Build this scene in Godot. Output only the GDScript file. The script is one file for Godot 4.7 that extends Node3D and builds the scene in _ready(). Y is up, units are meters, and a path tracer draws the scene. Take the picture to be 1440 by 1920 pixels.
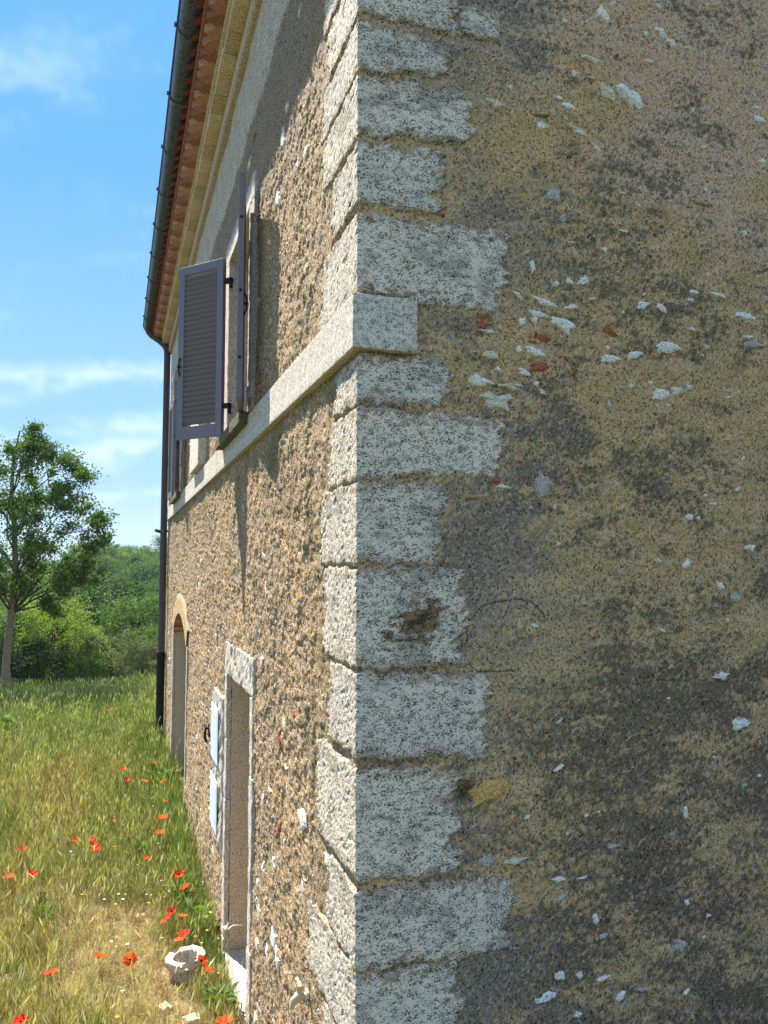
extends Node3D

# World axes: the near corner of the house stands at x = 0, z = 0. The sunny front wall runs along -z with -x outward,
# the shaded side wall runs along +x with +z outward. y = 0 is the ground at the door. Lengths along the front wall are "s" (= -z).
const EYE := 3.1
const LEN := 11.8
const DEPTH := 7.4
const EAVE := 7.15

var house: Node3D
var M := {}
var T := {}
var rng := RandomNumberGenerator.new()
var na := FastNoiseLite.new()
var nb := FastNoiseLite.new()
var ncell := FastNoiseLite.new()
var used := {}


func _ready() -> void:
	rng.seed = 20417
	setup_view()
	setup_noise()
	setup_materials()
	build_terrain()
	build_house()
	build_site_objects()
	build_trees()
	build_plants()


# ------------------------------------------------------------------ camera, sky, sun
func setup_view() -> void:
	var cam := Camera3D.new()
	cam.name = "camera"
	cam.fov = 67.3
	cam.near = 0.05
	cam.far = 4000.0
	add_child(cam)
	cam.position = Vector3(-0.8896, EYE, 2.8669)
	cam.rotation = Vector3(deg_to_rad(4.2), deg_to_rad(-19.18), 0.0)
	cam.current = true
	var sun := DirectionalLight3D.new()
	sun.name = "sun"
	sun.light_energy = 1.28
	sun.light_color = Color(1.0, 0.965, 0.92)
	sun.light_angular_distance = 0.5
	sun.shadow_enabled = true
	add_child(sun)
	sun.look_at_from_position(Vector3.ZERO, Vector3(0.165, -0.6, 0.49), Vector3.UP)
	var env := Environment.new()
	env.background_mode = Environment.BG_SKY
	var sky := Sky.new()
	var pm := PanoramaSkyMaterial.new()
	pm.panorama = sky_panorama(Vector3(-0.165, 0.6, -0.49).normalized())
	sky.sky_material = pm
	env.sky = sky
	env.tonemap_mode = Environment.TONE_MAPPER_LINEAR
	env.tonemap_exposure = 4.0
	env.sdfgi_enabled = true
	env.ssao_enabled = true
	env.ssil_enabled = true
	env.fog_enabled = true
	env.fog_density = 0.0003
	env.fog_light_color = Color(0.74, 0.84, 0.96)
	var we := WorldEnvironment.new()
	we.name = "sky_environment"
	we.environment = env
	add_child(we)


func sky_panorama(to_sun: Vector3) -> ImageTexture:
	var w := 1024
	var h := 512
	var n := FastNoiseLite.new()
	n.seed = 5
	n.noise_type = FastNoiseLite.TYPE_SIMPLEX_SMOOTH
	n.frequency = 1.0
	n.fractal_octaves = 5
	n.fractal_gain = 0.55
	n.domain_warp_enabled = true
	n.domain_warp_amplitude = 0.5
	n.domain_warp_frequency = 0.9
	var zen := Color(0.038, 0.116, 0.28)
	var mid := Color(0.050, 0.140, 0.315)
	var low := Color(0.112, 0.196, 0.305)
	var hor := Color(0.205, 0.262, 0.31)
	var white := Color(0.36, 0.395, 0.43)
	var im := Image.create_empty(w, h, false, Image.FORMAT_RGBF)
	for y in h:
		var el := PI * (0.5 - (y + 0.5) / h)
		var e := clampf(el / (PI / 2), 0.0, 1.0)
		var base := hor.lerp(low, smoothstep(0.0, 0.10, e)).lerp(mid, smoothstep(0.06, 0.34, e)).lerp(zen, smoothstep(0.3, 0.95, e))
		var ce := cos(el)
		var se := sin(el)
		for x in w:
			var az := TAU * ((x + 0.5) / w - 0.5)
			var d := Vector3(sin(az) * ce, se, -cos(az) * ce)
			var c := base
			if se > 0.0:
				var g := maxf(d.dot(to_sun), 0.0)
				c = c.lerp(white, 0.55 * pow(g, 22.0) + 0.12 * pow(g, 4.0))
				var k := 1.0 / (se + 0.22)
				var u := d.x * k
				var v := d.z * k
				var cl := n.get_noise_3d(u * 0.8 + v * 0.45, v * 2.3 - u * 0.9, 3.0)
				cl = smoothstep(-0.1, 0.75, cl) * smoothstep(0.01, 0.1, se)
				c = c.lerp(white, 0.50 * cl)
			im.set_pixel(x, y, c)
	return ImageTexture.create_from_image(im)


# ------------------------------------------------------------------ small helpers
func lin(r: float, g: float, b: float) -> Color:
	return Color(r / 255.0, g / 255.0, b / 255.0).srgb_to_linear()


func setup_noise() -> void:
	na.seed = 11
	na.noise_type = FastNoiseLite.TYPE_SIMPLEX_SMOOTH
	na.frequency = 1.0
	na.fractal_octaves = 3
	nb.seed = 29
	nb.noise_type = FastNoiseLite.TYPE_SIMPLEX
	nb.frequency = 1.0
	nb.fractal_type = FastNoiseLite.FRACTAL_NONE
	ncell.seed = 3
	ncell.noise_type = FastNoiseLite.TYPE_CELLULAR
	ncell.cellular_return_type = FastNoiseLite.RETURN_DISTANCE
	ncell.frequency = 1.0
	ncell.fractal_type = FastNoiseLite.FRACTAL_NONE


func numbered(called: String) -> String:
	if not used.has(called):
		used[called] = 0
		return called
	used[called] += 1
	return "%s_%03d" % [called, used[called]]


func thing(called: String, label: String, category: String, at := Vector3.ZERO, group := "") -> Node3D:
	var o := Node3D.new()
	o.name = numbered(called)
	add_child(o)
	o.position = at
	tag(o, label, category, group)
	return o


func tag(o: Node, label: String, category: String, group := "", kind := "") -> void:
	if label:
		o.set_meta("label", label)
	if category:
		o.set_meta("category", category)
	if group:
		o.set_meta("group", group)
	if kind:
		o.set_meta("kind", kind)


func part(called: String, mesh: Mesh, mat: Material, parent: Node, at := Transform3D.IDENTITY) -> MeshInstance3D:
	var o := MeshInstance3D.new()
	o.name = called if parent != self else numbered(called)
	o.mesh = mesh
	o.material_override = mat
	o.transform = at
	parent.add_child(o, true)
	return o


# triangles are given counter-clockwise seen from outside
func mesh_of(v: PackedVector3Array, idx: PackedInt32Array, col := PackedColorArray(), smooth := false, uv := PackedVector2Array()) -> ArrayMesh:
	var a := []
	a.resize(Mesh.ARRAY_MAX)
	a[Mesh.ARRAY_VERTEX] = v
	if smooth:
		var n := PackedVector3Array()
		n.resize(v.size())
		for i in range(0, idx.size(), 3):
			var p := v[idx[i]]
			var c := (v[idx[i + 1]] - p).cross(v[idx[i + 2]] - p)
			n[idx[i]] += c
			n[idx[i + 1]] += c
			n[idx[i + 2]] += c
		for i in n.size():
			n[i] = n[i].normalized()
		a[Mesh.ARRAY_NORMAL] = n
	if col.size():
		a[Mesh.ARRAY_COLOR] = col
	if uv.size():
		a[Mesh.ARRAY_TEX_UV] = uv
	var r := idx.duplicate()
	for i in range(0, r.size(), 3):
		var k := r[i + 1]
		r[i + 1] = r[i + 2]
		r[i + 2] = k
	a[Mesh.ARRAY_INDEX] = r
	var m := ArrayMesh.new()
	m.add_surface_from_arrays(Mesh.PRIMITIVE_TRIANGLES, a)
	return m


# a block with rounded edges: lo/hi corners, edge radius, subdivision step, roughness of the faces
func block(lo: Vector3, hi: Vector3, r := 0.006, step := 10.0, amp := 0.0, freq := 14.0) -> ArrayMesh:
	var v := PackedVector3Array()
	var idx := PackedInt32Array()
	add_block(v, idx, lo, hi, r, step, amp, freq)
	return mesh_of(v, idx, PackedColorArray(), true)


func axis_cuts(a: float, b: float, r: float, step: float) -> PackedFloat32Array:
	var c := PackedFloat32Array([a, a + r * 0.4, a + r])
	var n := maxi(1, int(ceil((b - a - 2 * r) / step)))
	for i in range(1, n):
		c.append(lerpf(a + r, b - r, float(i) / n))
	c.append_array(PackedFloat32Array([b - r, b - r * 0.4, b]))
	return c


func add_block(v: PackedVector3Array, idx: PackedInt32Array, lo: Vector3, hi: Vector3, r: float, step: float, amp := 0.0, freq := 14.0) -> void:
	r = minf(r, 0.45 * minf(hi.x - lo.x, minf(hi.y - lo.y, hi.z - lo.z)))
	var cuts := [axis_cuts(lo.x, hi.x, r, step), axis_cuts(lo.y, hi.y, r, step), axis_cuts(lo.z, hi.z, r, step)]
	var ilo := lo + Vector3(r, r, r)
	var ihi := hi - Vector3(r, r, r)
	for ax in 3:
		var u := (ax + 1) % 3
		var w := (ax + 2) % 3
		for side in 2:
			var first := v.size()
			var cu: PackedFloat32Array = cuts[u]
			var cw: PackedFloat32Array = cuts[w]
			for j in cw.size():
				for i in cu.size():
					var p := Vector3.ZERO
					p[ax] = hi[ax] if side else lo[ax]
					p[u] = cu[i]
					p[w] = cw[j]
					var q := p.clamp(ilo, ihi)
					var d := (p - q).normalized()
					var f := q + d * r
					if amp > 0.0:
						f += d * amp * (na.get_noise_3d(f.x * freq, f.y * freq, f.z * freq) + 0.5 * nb.get_noise_3d(f.x * freq * 3, f.y * freq * 3, f.z * freq * 3))
					v.append(f)
			for j in cw.size() - 1:
				for i in cu.size() - 1:
					var a := first + j * cu.size() + i
					var b := a + 1
					var c := a + cu.size() + 1
					var e := a + cu.size()
					if side:
						idx.append_array(PackedInt32Array([a, b, c, a, c, e]))
					else:
						idx.append_array(PackedInt32Array([a, c, b, a, e, c]))


func add_tube(v: PackedVector3Array, idx: PackedInt32Array, pts: Array, radii: Array, sides := 8, caps := true) -> void:
	var first := v.size()
	var up := Vector3(0.31, 0.12, 0.94)
	for k in pts.size():
		var p: Vector3 = pts[k]
		var fwd: Vector3 = (pts[mini(k + 1, pts.size() - 1)] - pts[maxi(k - 1, 0)]).normalized()
		var x := fwd.cross(up).normalized()
		up = x.cross(fwd).normalized()
		for i in sides:
			var an := TAU * i / sides
			v.append(p + (x * cos(an) + up * sin(an)) * float(radii[k]))
	for k in pts.size() - 1:
		for i in sides:
			var a := first + k * sides + i
			var b := first + k * sides + (i + 1) % sides
			idx.append_array(PackedInt32Array([a, b + sides, b, a, a + sides, b + sides]))
	if caps:
		for e in 2:
			var k := pts.size() - 1 if e else 0
			var c := v.size()
			for i in sides:
				v.append(v[first + k * sides + i])
			v.append(pts[k])
			for i in sides:
				if e:
					idx.append_array(PackedInt32Array([c + sides, c + (i + 1) % sides, c + i]))
				else:
					idx.append_array(PackedInt32Array([c + sides, c + i, c + (i + 1) % sides]))


func tube(pts: Array, radii: Array, sides := 8) -> ArrayMesh:
	var v := PackedVector3Array()
	var idx := PackedInt32Array()
	add_tube(v, idx, pts, radii, sides)
	return mesh_of(v, idx, PackedColorArray(), true)


func axis_steps(ranges: Array, breaks: Array) -> PackedFloat32Array:
	var c := PackedFloat32Array()
	for r in ranges:
		var n := maxi(1, int(round((r[1] - r[0]) / r[2])))
		for i in n:
			c.append(lerpf(r[0], r[1], float(i) / n))
	c.append(ranges[-1][1])
	for b in breaks:
		var best := 0
		for i in c.size():
			if absf(c[i] - b) < absf(c[best] - b):
				best = i
		c[best] = b
	return c


# a sheet over the grid us x vs; at.call(u, v) gives the place, tint.call(u, v) the colour, keep.call(u, v) whether a cell stands; turned flips its face
func sheet(us: PackedFloat32Array, vs: PackedFloat32Array, at: Callable, tint: Callable, keep: Callable, turned: bool, uv_scale := 1.0) -> ArrayMesh:
	var nu := us.size()
	var nv := vs.size()
	var v := PackedVector3Array()
	var n := PackedVector3Array()
	var col := PackedColorArray()
	var uv := PackedVector2Array()
	v.resize(nu * nv)
	n.resize(nu * nv)
	col.resize(nu * nv)
	uv.resize(nu * nv)
	for j in nv:
		for i in nu:
			var k := j * nu + i
			v[k] = at.call(us[i], vs[j])
			col[k] = tint.call(us[i], vs[j])
			uv[k] = Vector2(us[i], -vs[j]) * uv_scale
	var sgn := -1.0 if turned else 1.0
	for j in nv:
		var jl := maxi(j - 1, 0) * nu
		var jh := mini(j + 1, nv - 1) * nu
		for i in nu:
			var du := v[j * nu + mini(i + 1, nu - 1)] - v[j * nu + maxi(i - 1, 0)]
			n[j * nu + i] = du.cross(v[jh + i] - v[jl + i]).normalized() * sgn
	var idx := PackedInt32Array()
	for j in nv - 1:
		for i in nu - 1:
			if not keep.call((us[i] + us[i + 1]) * 0.5, (vs[j] + vs[j + 1]) * 0.5):
				continue
			var a := j * nu + i
			if turned:
				idx.append_array(PackedInt32Array([a, a + 1, a + nu + 1, a, a + nu + 1, a + nu]))
			else:
				idx.append_array(PackedInt32Array([a, a + nu + 1, a + 1, a, a + nu, a + nu + 1]))
	var arr := []
	arr.resize(Mesh.ARRAY_MAX)
	arr[Mesh.ARRAY_VERTEX] = v
	arr[Mesh.ARRAY_NORMAL] = n
	arr[Mesh.ARRAY_COLOR] = col
	arr[Mesh.ARRAY_TEX_UV] = uv
	arr[Mesh.ARRAY_INDEX] = idx
	var m := ArrayMesh.new()
	m.add_surface_from_arrays(Mesh.PRIMITIVE_TRIANGLES, arr)
	return m


# ------------------------------------------------------------------ textures and materials
func noise_bytes(size: int, type: int, freq: float, seed_: int, octaves := 1, cell_return := -1) -> PackedByteArray:
	var n := FastNoiseLite.new()
	n.seed = seed_
	n.noise_type = type
	n.frequency = freq
	if octaves > 1:
		n.fractal_octaves = octaves
	else:
		n.fractal_type = FastNoiseLite.FRACTAL_NONE
	if cell_return >= 0:
		n.cellular_return_type = cell_return
	return n.get_seamless_image(size, size, false, false, 0.08).get_data()


func make_textures() -> void:
	var s := 1024
	var cell := noise_bytes(s, FastNoiseLite.TYPE_CELLULAR, 0.11, 1, 1, FastNoiseLite.RETURN_CELL_VALUE)
	var cdist := noise_bytes(s, FastNoiseLite.TYPE_CELLULAR, 0.11, 1, 1, FastNoiseLite.RETURN_DISTANCE)
	var fine := noise_bytes(s, FastNoiseLite.TYPE_SIMPLEX, 0.28, 2, 2)
	var mid := noise_bytes(s, FastNoiseLite.TYPE_SIMPLEX, 0.035, 7, 4)
	# grit: the sand and gravel grains of the render, light and dark, warm and grey
	var col := PackedByteArray()
	col.resize(s * s * 3)
	var hgt := PackedByteArray()
	hgt.resize(s * s)
	for i in s * s:
		var c := cell[i] / 255.0
		var f := fine[i] / 255.0
		var m := mid[i] / 255.0
		var b := 0.88 + 0.24 * (c - 0.5) + 0.34 * (f - 0.5) + 0.26 * (m - 0.5)
		if c > 0.93:
			b += 0.14
		elif c < 0.10:
			b -= 0.22
		var warm := (fmod(c * 37.0, 1.0) - 0.5) * 0.12
		col[i * 3] = clampi(int((b * (1.0 + warm)) * 255.0), 0, 255)
		col[i * 3 + 1] = clampi(int(b * 255.0), 0, 255)
		col[i * 3 + 2] = clampi(int((b * (1.0 - warm * 1.4)) * 255.0), 0, 255)
		hgt[i] = clampi(int(255.0 * (0.5 + 0.55 * (0.4 - cdist[i] / 255.0) + 0.45 * (f - 0.5) + 0.5 * (m - 0.5))), 0, 255)
	T.grit = ImageTexture.create_from_image(Image.create_from_data(s, s, false, Image.FORMAT_RGB8, col))
	T.grit_h = ImageTexture.create_from_image(Image.create_from_data(s, s, false, Image.FORMAT_L8, hgt))
	# travertine: pale stone with small dark pits drawn out along its bed, and grey lichen specks
	var pit := noise_bytes(s, FastNoiseLite.TYPE_SIMPLEX, 0.075, 13, 3)
	var pit2 := noise_bytes(s, FastNoiseLite.TYPE_SIMPLEX, 0.17, 17, 2)
	var band := noise_bytes(s, FastNoiseLite.TYPE_SIMPLEX, 0.012, 19, 4)
	for i in s * s:
		var p := pit[i] / 255.0
		var q := pit2[i] / 255.0
		var f := fine[i] / 255.0
		var d := band[i] / 255.0
		var c := cell[i] / 255.0
		var hole := clampf((p * 0.55 + q * 0.45 + (d - 0.5) * 0.38 - 0.60) * 10.0, 0.0, 1.0)
		var b := 0.93 + 0.20 * (f - 0.5) + 0.10 * (d - 0.5)
		# specks of lichen, each a grain of its own
		if c < 0.11:
			b = lerpf(b, 0.42, clampf((0.62 - cdist[i] / 255.0) * 3.0, 0.0, 1.0))
		elif c < 0.28:
			b -= 0.16
		b = lerpf(b, 0.20, hole * 0.85)
		col[i * 3] = clampi(int(b * 255.0), 0, 255)
		col[i * 3 + 1] = clampi(int(b * 252.0), 0, 255)
		col[i * 3 + 2] = clampi(int(b * 246.0), 0, 255)
		hgt[i] = clampi(int(255.0 * (0.75 + 0.25 * (f - 0.5) + 0.2 * (q - 0.5) - 0.6 * hole)), 0, 255)
	T.trav = ImageTexture.create_from_image(Image.create_from_data(s, s, false, Image.FORMAT_RGB8, col))
	T.trav_h = ImageTexture.create_from_image(Image.create_from_data(s, s, false, Image.FORMAT_L8, hgt))


func mat(called: String, c: Color, rough := 0.9, tex := "", scale := 1.0, bump := 0.0, vertex := false, tri := true) -> StandardMaterial3D:
	var m := StandardMaterial3D.new()
	m.resource_name = called
	m.albedo_color = c
	m.roughness = rough
	m.metallic_specular = 0.25
	m.vertex_color_use_as_albedo = vertex
	if tex:
		m.albedo_texture = T[tex]
		if bump > 0.0:
			m.heightmap_enabled = true
			m.heightmap_texture = T[tex + "_h"]
			m.heightmap_scale = bump
		m.uv1_scale = Vector3(scale, scale, scale)
		if tri:
			m.uv1_triplanar = true
			m.uv1_world_triplanar = true
			m.uv1_triplanar_sharpness = 6.0
	M[called] = m
	return m


func setup_materials() -> void:
	make_textures()
	mat("render_coat", Color.WHITE, 0.95, "grit", 1.35, 0.35, true, false)
	mat("rubble_coat", Color.WHITE, 0.95, "grit", 1.1, 0.7, true, false)
	mat("travertine", Color.WHITE, 0.9, "trav", 1.0, 0.16, true, false)
	M.travertine.uv1_scale = Vector3(1.05, 1.7, 1.0)
	mat("dressed_stone", Color8(240, 230, 216), 0.9, "trav", 2.1, 0.25)
	mat("mossy_stone", Color8(120, 118, 92), 0.95, "grit", 1.1, 0.4)
	mat("lime_plaster", Color8(214, 204, 186), 0.95, "grit", 1.8, 0.2)
	mat("reveal_plaster", Color8(226, 204, 172), 0.95, "grit", 1.9, 0.2)
	mat("pink_plaster", Color8(214, 190, 174), 0.95, "grit", 1.2, 0.2)
	mat("arch_plaster", Color8(222, 186, 140), 0.95, "grit", 0.9, 0.4)
	mat("pale_tile", Color8(242, 228, 210), 0.9, "grit", 1.2, 0.15)
	for k in 3:
		mat("yellow_brick_%d" % k, [Color8(238, 212, 184), Color8(226, 198, 170), Color8(242, 220, 194)][k], 0.95, "grit", 1.3, 0.25)
		mat("red_brick_%d" % k, [Color8(200, 148, 126), Color8(178, 124, 106), Color8(212, 166, 138)][k], 0.95, "grit", 1.3, 0.25)
	mat("roof_tile", Color8(176, 104, 72), 0.95, "grit", 0.9, 0.3)
	mat("shutter_paint", Color8(120, 117, 127), 0.45)
	mat("shutter_slat", Color8(118, 113, 120), 0.45)
	mat("iron", Color8(34, 32, 34), 0.6)
	mat("gutter_metal", Color8(106, 114, 128), 0.42, "grit", 0.5, 0.0)
	M.gutter_metal.metallic = 0.5
	mat("pipe_metal", Color8(88, 78, 76), 0.5)
	mat("cast_iron", Color8(40, 33, 32), 0.6)
	mat("old_wood", Color8(96, 74, 54), 0.85, "grit", 0.7, 0.1)
	mat("sign_white", Color8(222, 230, 234), 0.5)
	mat("sign_blue", Color8(206, 216, 220), 0.5)
	mat("concrete", Color8(222, 214, 198), 0.95, "grit", 1.4, 0.5)
	mat("brass", Color8(196, 178, 150), 0.5)
	M.brass.metallic = 0.3
	mat("glass", Color(0.08, 0.1, 0.11), 0.08)
	M.glass.metallic_specular = 0.6
	for k in 7:
		mat("flake_%d" % k, [Color8(252, 245, 230), Color8(232, 220, 190), Color8(196, 190, 176), Color8(204, 172, 124), Color8(184, 112, 78), Color8(226, 178, 104), Color8(140, 126, 88)][k], 0.85, "grit", 2.6, 0.15)
	mat("crack_shade", Color8(62, 54, 46), 1.0)  # dark colour standing in for the shade inside the wall cracks
	mat("bare_ground", Color.WHITE, 1.0, "grit", 0.8, 0.8, true, false)
	for k in 6:
		var c: Color = [Color8(98, 122, 60), Color8(142, 156, 72), Color8(50, 74, 38), Color8(110, 118, 84), Color8(116, 104, 72), Color8(104, 130, 60)][k]
		mat("leaf_%d" % k, c, 0.65, "", 1.0, 0.0, true)
		M["leaf_%d" % k].backlight_enabled = true
		M["leaf_%d" % k].backlight = Color(0.75, 0.85, 0.35)
	mat("bark", Color8(158, 148, 132), 0.95, "trav", 1.1, 1.2)
	mat("dark_bark", Color8(98, 86, 72), 0.95, "grit", 1.6, 1.2)
	mat("blade", Color.WHITE, 0.7, "", 1.0, 0.0, true)
	M.blade.backlight_enabled = true
	M.blade.backlight = Color(0.6, 0.66, 0.42)
	mat("petal", Color8(222, 38, 14), 0.6)
	M.petal.backlight_enabled = true
	M.petal.backlight = Color(0.9, 0.35, 0.15)
	mat("petal_orange", Color8(236, 82, 24), 0.6)
	M.petal_orange.backlight_enabled = true
	M.petal_orange.backlight = Color(0.9, 0.4, 0.15)
	mat("poppy_heart", Color8(28, 22, 26), 0.8)
	mat("stem", Color8(104, 126, 60), 0.7)


# ------------------------------------------------------------------ terrain
var PROFILE := [[-400.0, 4.0], [-40.0, 2.0], [-3.0, 1.4], [0.0, 0.55], [2.2, 0.0], [15.0, -0.04], [19.0, -0.25], [23.0, -0.9], [30.0, -2.8], [42.0, -4.4], [60.0, -4.2], [90.0, -2.0], [120.0, 0.2], [150.0, 0.5], [200.0, -5.0], [300.0, -9.0], [900.0, -12.0]]


func ground_y(x: float, z: float) -> float:
	var s := -z
	var y: float = PROFILE[-1][1]
	for i in PROFILE.size() - 1:
		if s < PROFILE[i + 1][0]:
			var t := clampf((s - PROFILE[i][0]) / (PROFILE[i + 1][0] - PROFILE[i][0]), 0.0, 1.0)
			t = lerpf(t, t * t * (3.0 - 2.0 * t), 0.5)
			y = lerpf(PROFILE[i][1], PROFILE[i + 1][1], t)
			break
	if s > 45.0 and s < 260.0:
		y += clampf(x * 0.20, -6.0, 5.0) * smoothstep(45.0, 110.0, s) * (1.0 - smoothstep(150.0, 260.0, s))
	y += 0.05 * na.get_noise_2d(x * 0.35, z * 0.35) * smoothstep(0.2, 1.5, absf(x)) + 0.012 * nb.get_noise_2d(x * 3.0, z * 3.0)
	return y


# how dry and trodden the ground is, 0 to 1
func dryness(x: float, z: float) -> float:
	var d := 0.30 + 0.42 * na.get_noise_2d(x * 0.55 + 9.0, z * 0.4) + 0.22 * na.get_noise_2d(x * 2.0, z * 2.0 + 4.0)
	d += 0.62 * (1.0 + 0.9 * na.get_noise_2d(x * 1.6, z * 1.6)) * exp(-(pow((x + 0.8) / 0.85, 2.0) + pow((z + 3.9) / 1.3, 2.0)))
	d += 0.5 * exp(-(pow((x + 0.45) / 0.45, 2.0) + pow((z + 2.4) / 0.9, 2.0)))
	d += 0.4 * exp(-(pow((x + 1.6) / 0.5, 2.0) + pow((z + 8.4) / 2.0, 2.0)))
	d -= 0.55 * exp(-pow((x + 0.15) / 0.28, 2.0)) * smoothstep(2.6, 3.2, -z)
	d -= 0.5 * smoothstep(10.0, 15.0, -z)
	return clampf(d, 0.0, 1.0)


func build_terrain() -> void:
	var us := axis_steps([[-900.0, -100.0, 80.0], [-100.0, -20.0, 8.0], [-20.0, -6.0, 1.0], [-6.0, 1.0, 0.06], [1.0, 12.0, 0.6], [12.0, 100.0, 8.0], [100.0, 900.0, 80.0]], [])
	var vs := axis_steps([[-900.0, -260.0, 60.0], [-260.0, -60.0, 8.0], [-60.0, -24.0, 1.2], [-24.0, -13.0, 0.2], [-13.0, 3.2, 0.06], [3.2, 12.0, 0.8], [12.0, 100.0, 10.0], [100.0, 700.0, 100.0]], [])
	var earth := lin(128, 98, 72)
	var straw := lin(164, 136, 96)
	var green := lin(92, 100, 54)
	var wood := lin(64, 74, 40)
	var at := func(x: float, z: float) -> Vector3: return Vector3(x, ground_y(x, z), z)
	var tint := func(x: float, z: float) -> Color:
		var d := dryness(x, z)
		var c: Color = earth.lerp(straw, 0.5 + 0.5 * nb.get_noise_2d(x * 5.0, z * 5.0))
		c = green.lerp(c, smoothstep(0.25, 0.75, d + 0.2 * nb.get_noise_2d(x * 14.0, z * 14.0)))
		return c.lerp(wood, smoothstep(20.0, 26.0, -z)).lerp(green, smoothstep(4.0, 10.0, z))
	var keep := func(_x: float, _z: float) -> bool: return true
	var g := part("ground", sheet(us, vs, at, tint, keep, true), M.bare_ground, self)
	tag(g, "", "", "", "structure")
	# the far ridge, seen pale through the air between the tree and the wooded slope
	var hu := axis_steps([[-700.0, 700.0, 12.0]], [])
	var hv := axis_steps([[-1020.0, -620.0, 25.0]], [])
	var hill_at := func(x: float, z: float) -> Vector3:
		var y := -14.0 + 29.0 * exp(-pow((z + 820.0) / 110.0, 2.0)) * (0.86 + 0.22 * na.get_noise_2d(x * 0.006, 2.0) + 0.05 * nb.get_noise_2d(x * 0.05, z * 0.05))
		return Vector3(x, y, z)
	var hill_tint := func(x: float, z: float) -> Color: return lin(58, 78, 44).lerp(lin(82, 98, 58), 0.5 + 0.5 * nb.get_noise_2d(x * 0.04, z * 0.04))
	var hl := part("hills", sheet(hu, hv, hill_at, hill_tint, keep, true), M.bare_ground, self)
	tag(hl, "", "", "", "structure")


# ------------------------------------------------------------------ the house
func front(s: float, y: float, o: float) -> Vector3:
	return Vector3(-o, y, -s)


# box on the front wall: along s, height y, outward o
func front_block(s0: float, s1: float, y0: float, y1: float, o0: float, o1: float, r := 0.006, step := 10.0, amp := 0.0, freq := 14.0) -> ArrayMesh:
	return block(Vector3(-o1, y0, -s1), Vector3(-o0, y1, -s0), r, step, amp, freq)


var DOOR := Rect2(2.42, -0.6, 1.13, 2.84)
var ARCH := Rect2(7.35, -0.6, 2.4, 2.7)
var WINDOWS := [2.6, 8.6]
const WIN_W := 1.05
const WIN_Y0 := 4.21
const WIN_Y1 := 5.73
const RISE := 0.36


func arch_top(s: float) -> float:
	var r := (1.2 * 1.2 + RISE * RISE) / (2.0 * RISE)
	var d := s - 8.55
	return 2.1 + RISE - r + sqrt(maxf(r * r - d * d, 0.0))


func in_opening(s: float, y: float) -> bool:
	if DOOR.has_point(Vector2(s, y)):
		return true
	for w in WINDOWS:
		if s > w and s < w + WIN_W and y > WIN_Y0 and y < WIN_Y1:
			return true
	return s > 7.35 and s < 9.75 and y < arch_top(s)


func band_edge(s: float) -> float:
	return 6.43 + 0.05 * na.get_noise_2d(s * 1.4, 5.0) + 0.03 * nb.get_noise_2d(s * 9.0, 1.0)


func front_relief(s: float, y: float) -> float:
	var big := 0.014 * na.get_noise_2d(s * 0.9, y * 0.9)
	var smooth_band := smoothstep(-0.02, 0.03, y - band_edge(s))
	var cells := -ncell.get_noise_2d(s * 27.0 + 2.0 * nb.get_noise_2d(s * 5.0, y * 5.0), y * 33.0)
	var o := 0.0075 * (cells - 0.25) * (1.0 + 0.8 * nb.get_noise_2d(s * 3.0, y * 3.0)) + 0.009 * na.get_noise_2d(s * 7.0 + 3.0, y * 8.0) + 0.004 * nb.get_noise_2d(s * 40.0, y * 60.0)
	o = lerpf(o, 0.010 + 0.002 * nb.get_noise_2d(s * 30.0, y * 30.0), smooth_band)
	return (big + o) * smoothstep(0.0, 0.06, s) * lerpf(0.55, 1.0, smoothstep(0.35, 0.9, s)) - 0.004 - 0.006 * (1.0 - smoothstep(0.3, 0.8, s))


func front_tint(s: float, y: float) -> Color:
	var n1 := na.get_noise_2d(s * 0.8 + 40.0, y * 0.8)
	var n2 := na.get_noise_2d(s * 4.0 + 70.0, y * 3.0)
	var n3 := nb.get_noise_2d(s * 24.0, y * 22.0)
	var c := lin(200, 168, 124).lerp(lin(172, 144, 106), 0.5 + 0.6 * n2)
	c = c.lerp(lin(206, 168, 118), smoothstep(0.0, 0.5, n1 + 0.3 * n3) * 0.7)
	c = c.lerp(lin(148, 130, 98), smoothstep(0.15, 0.55, n2 * 0.7 + n3 * 0.5 - 0.2 * n1) * 0.8)
	c = c.lerp(lin(232, 220, 200), smoothstep(0.42, 0.75, n3 + 0.15 * n2) * 0.7)
	c = c.lerp(lin(132, 112, 86), smoothstep(0.35, 0.7, nb.get_noise_2d(s * 33.0 + 9.0, y * 30.0)) * 0.6)
	# green-grey lichen under the string course and round the quoins
	var moss := smoothstep(0.05, 0.5, na.get_noise_2d(s * 2.2 + 5.0, y * 1.6) + 0.3 * n3)
	var near := exp(-pow((y - 3.75) / 0.35, 2.0)) + exp(-pow((s - 0.6) / 0.35, 2.0)) * 0.8
	c = c.lerp(lin(122, 116, 82), moss * clampf(near, 0.0, 1.0) * 0.75)
	if y > 4.3:
		var grey := smoothstep(-0.15, 0.25, (y - 5.5) * 0.7 + n1 * 0.5 + n3 * 0.18)
		c = c.lerp(lin(178, 156, 134), grey)
		c = c.lerp(lin(240, 222, 200).lerp(lin(224, 204, 180), clampf(0.5 + n2, 0.0, 1.0)), smoothstep(-0.02, 0.03, y - band_edge(s)))
	return c


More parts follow.
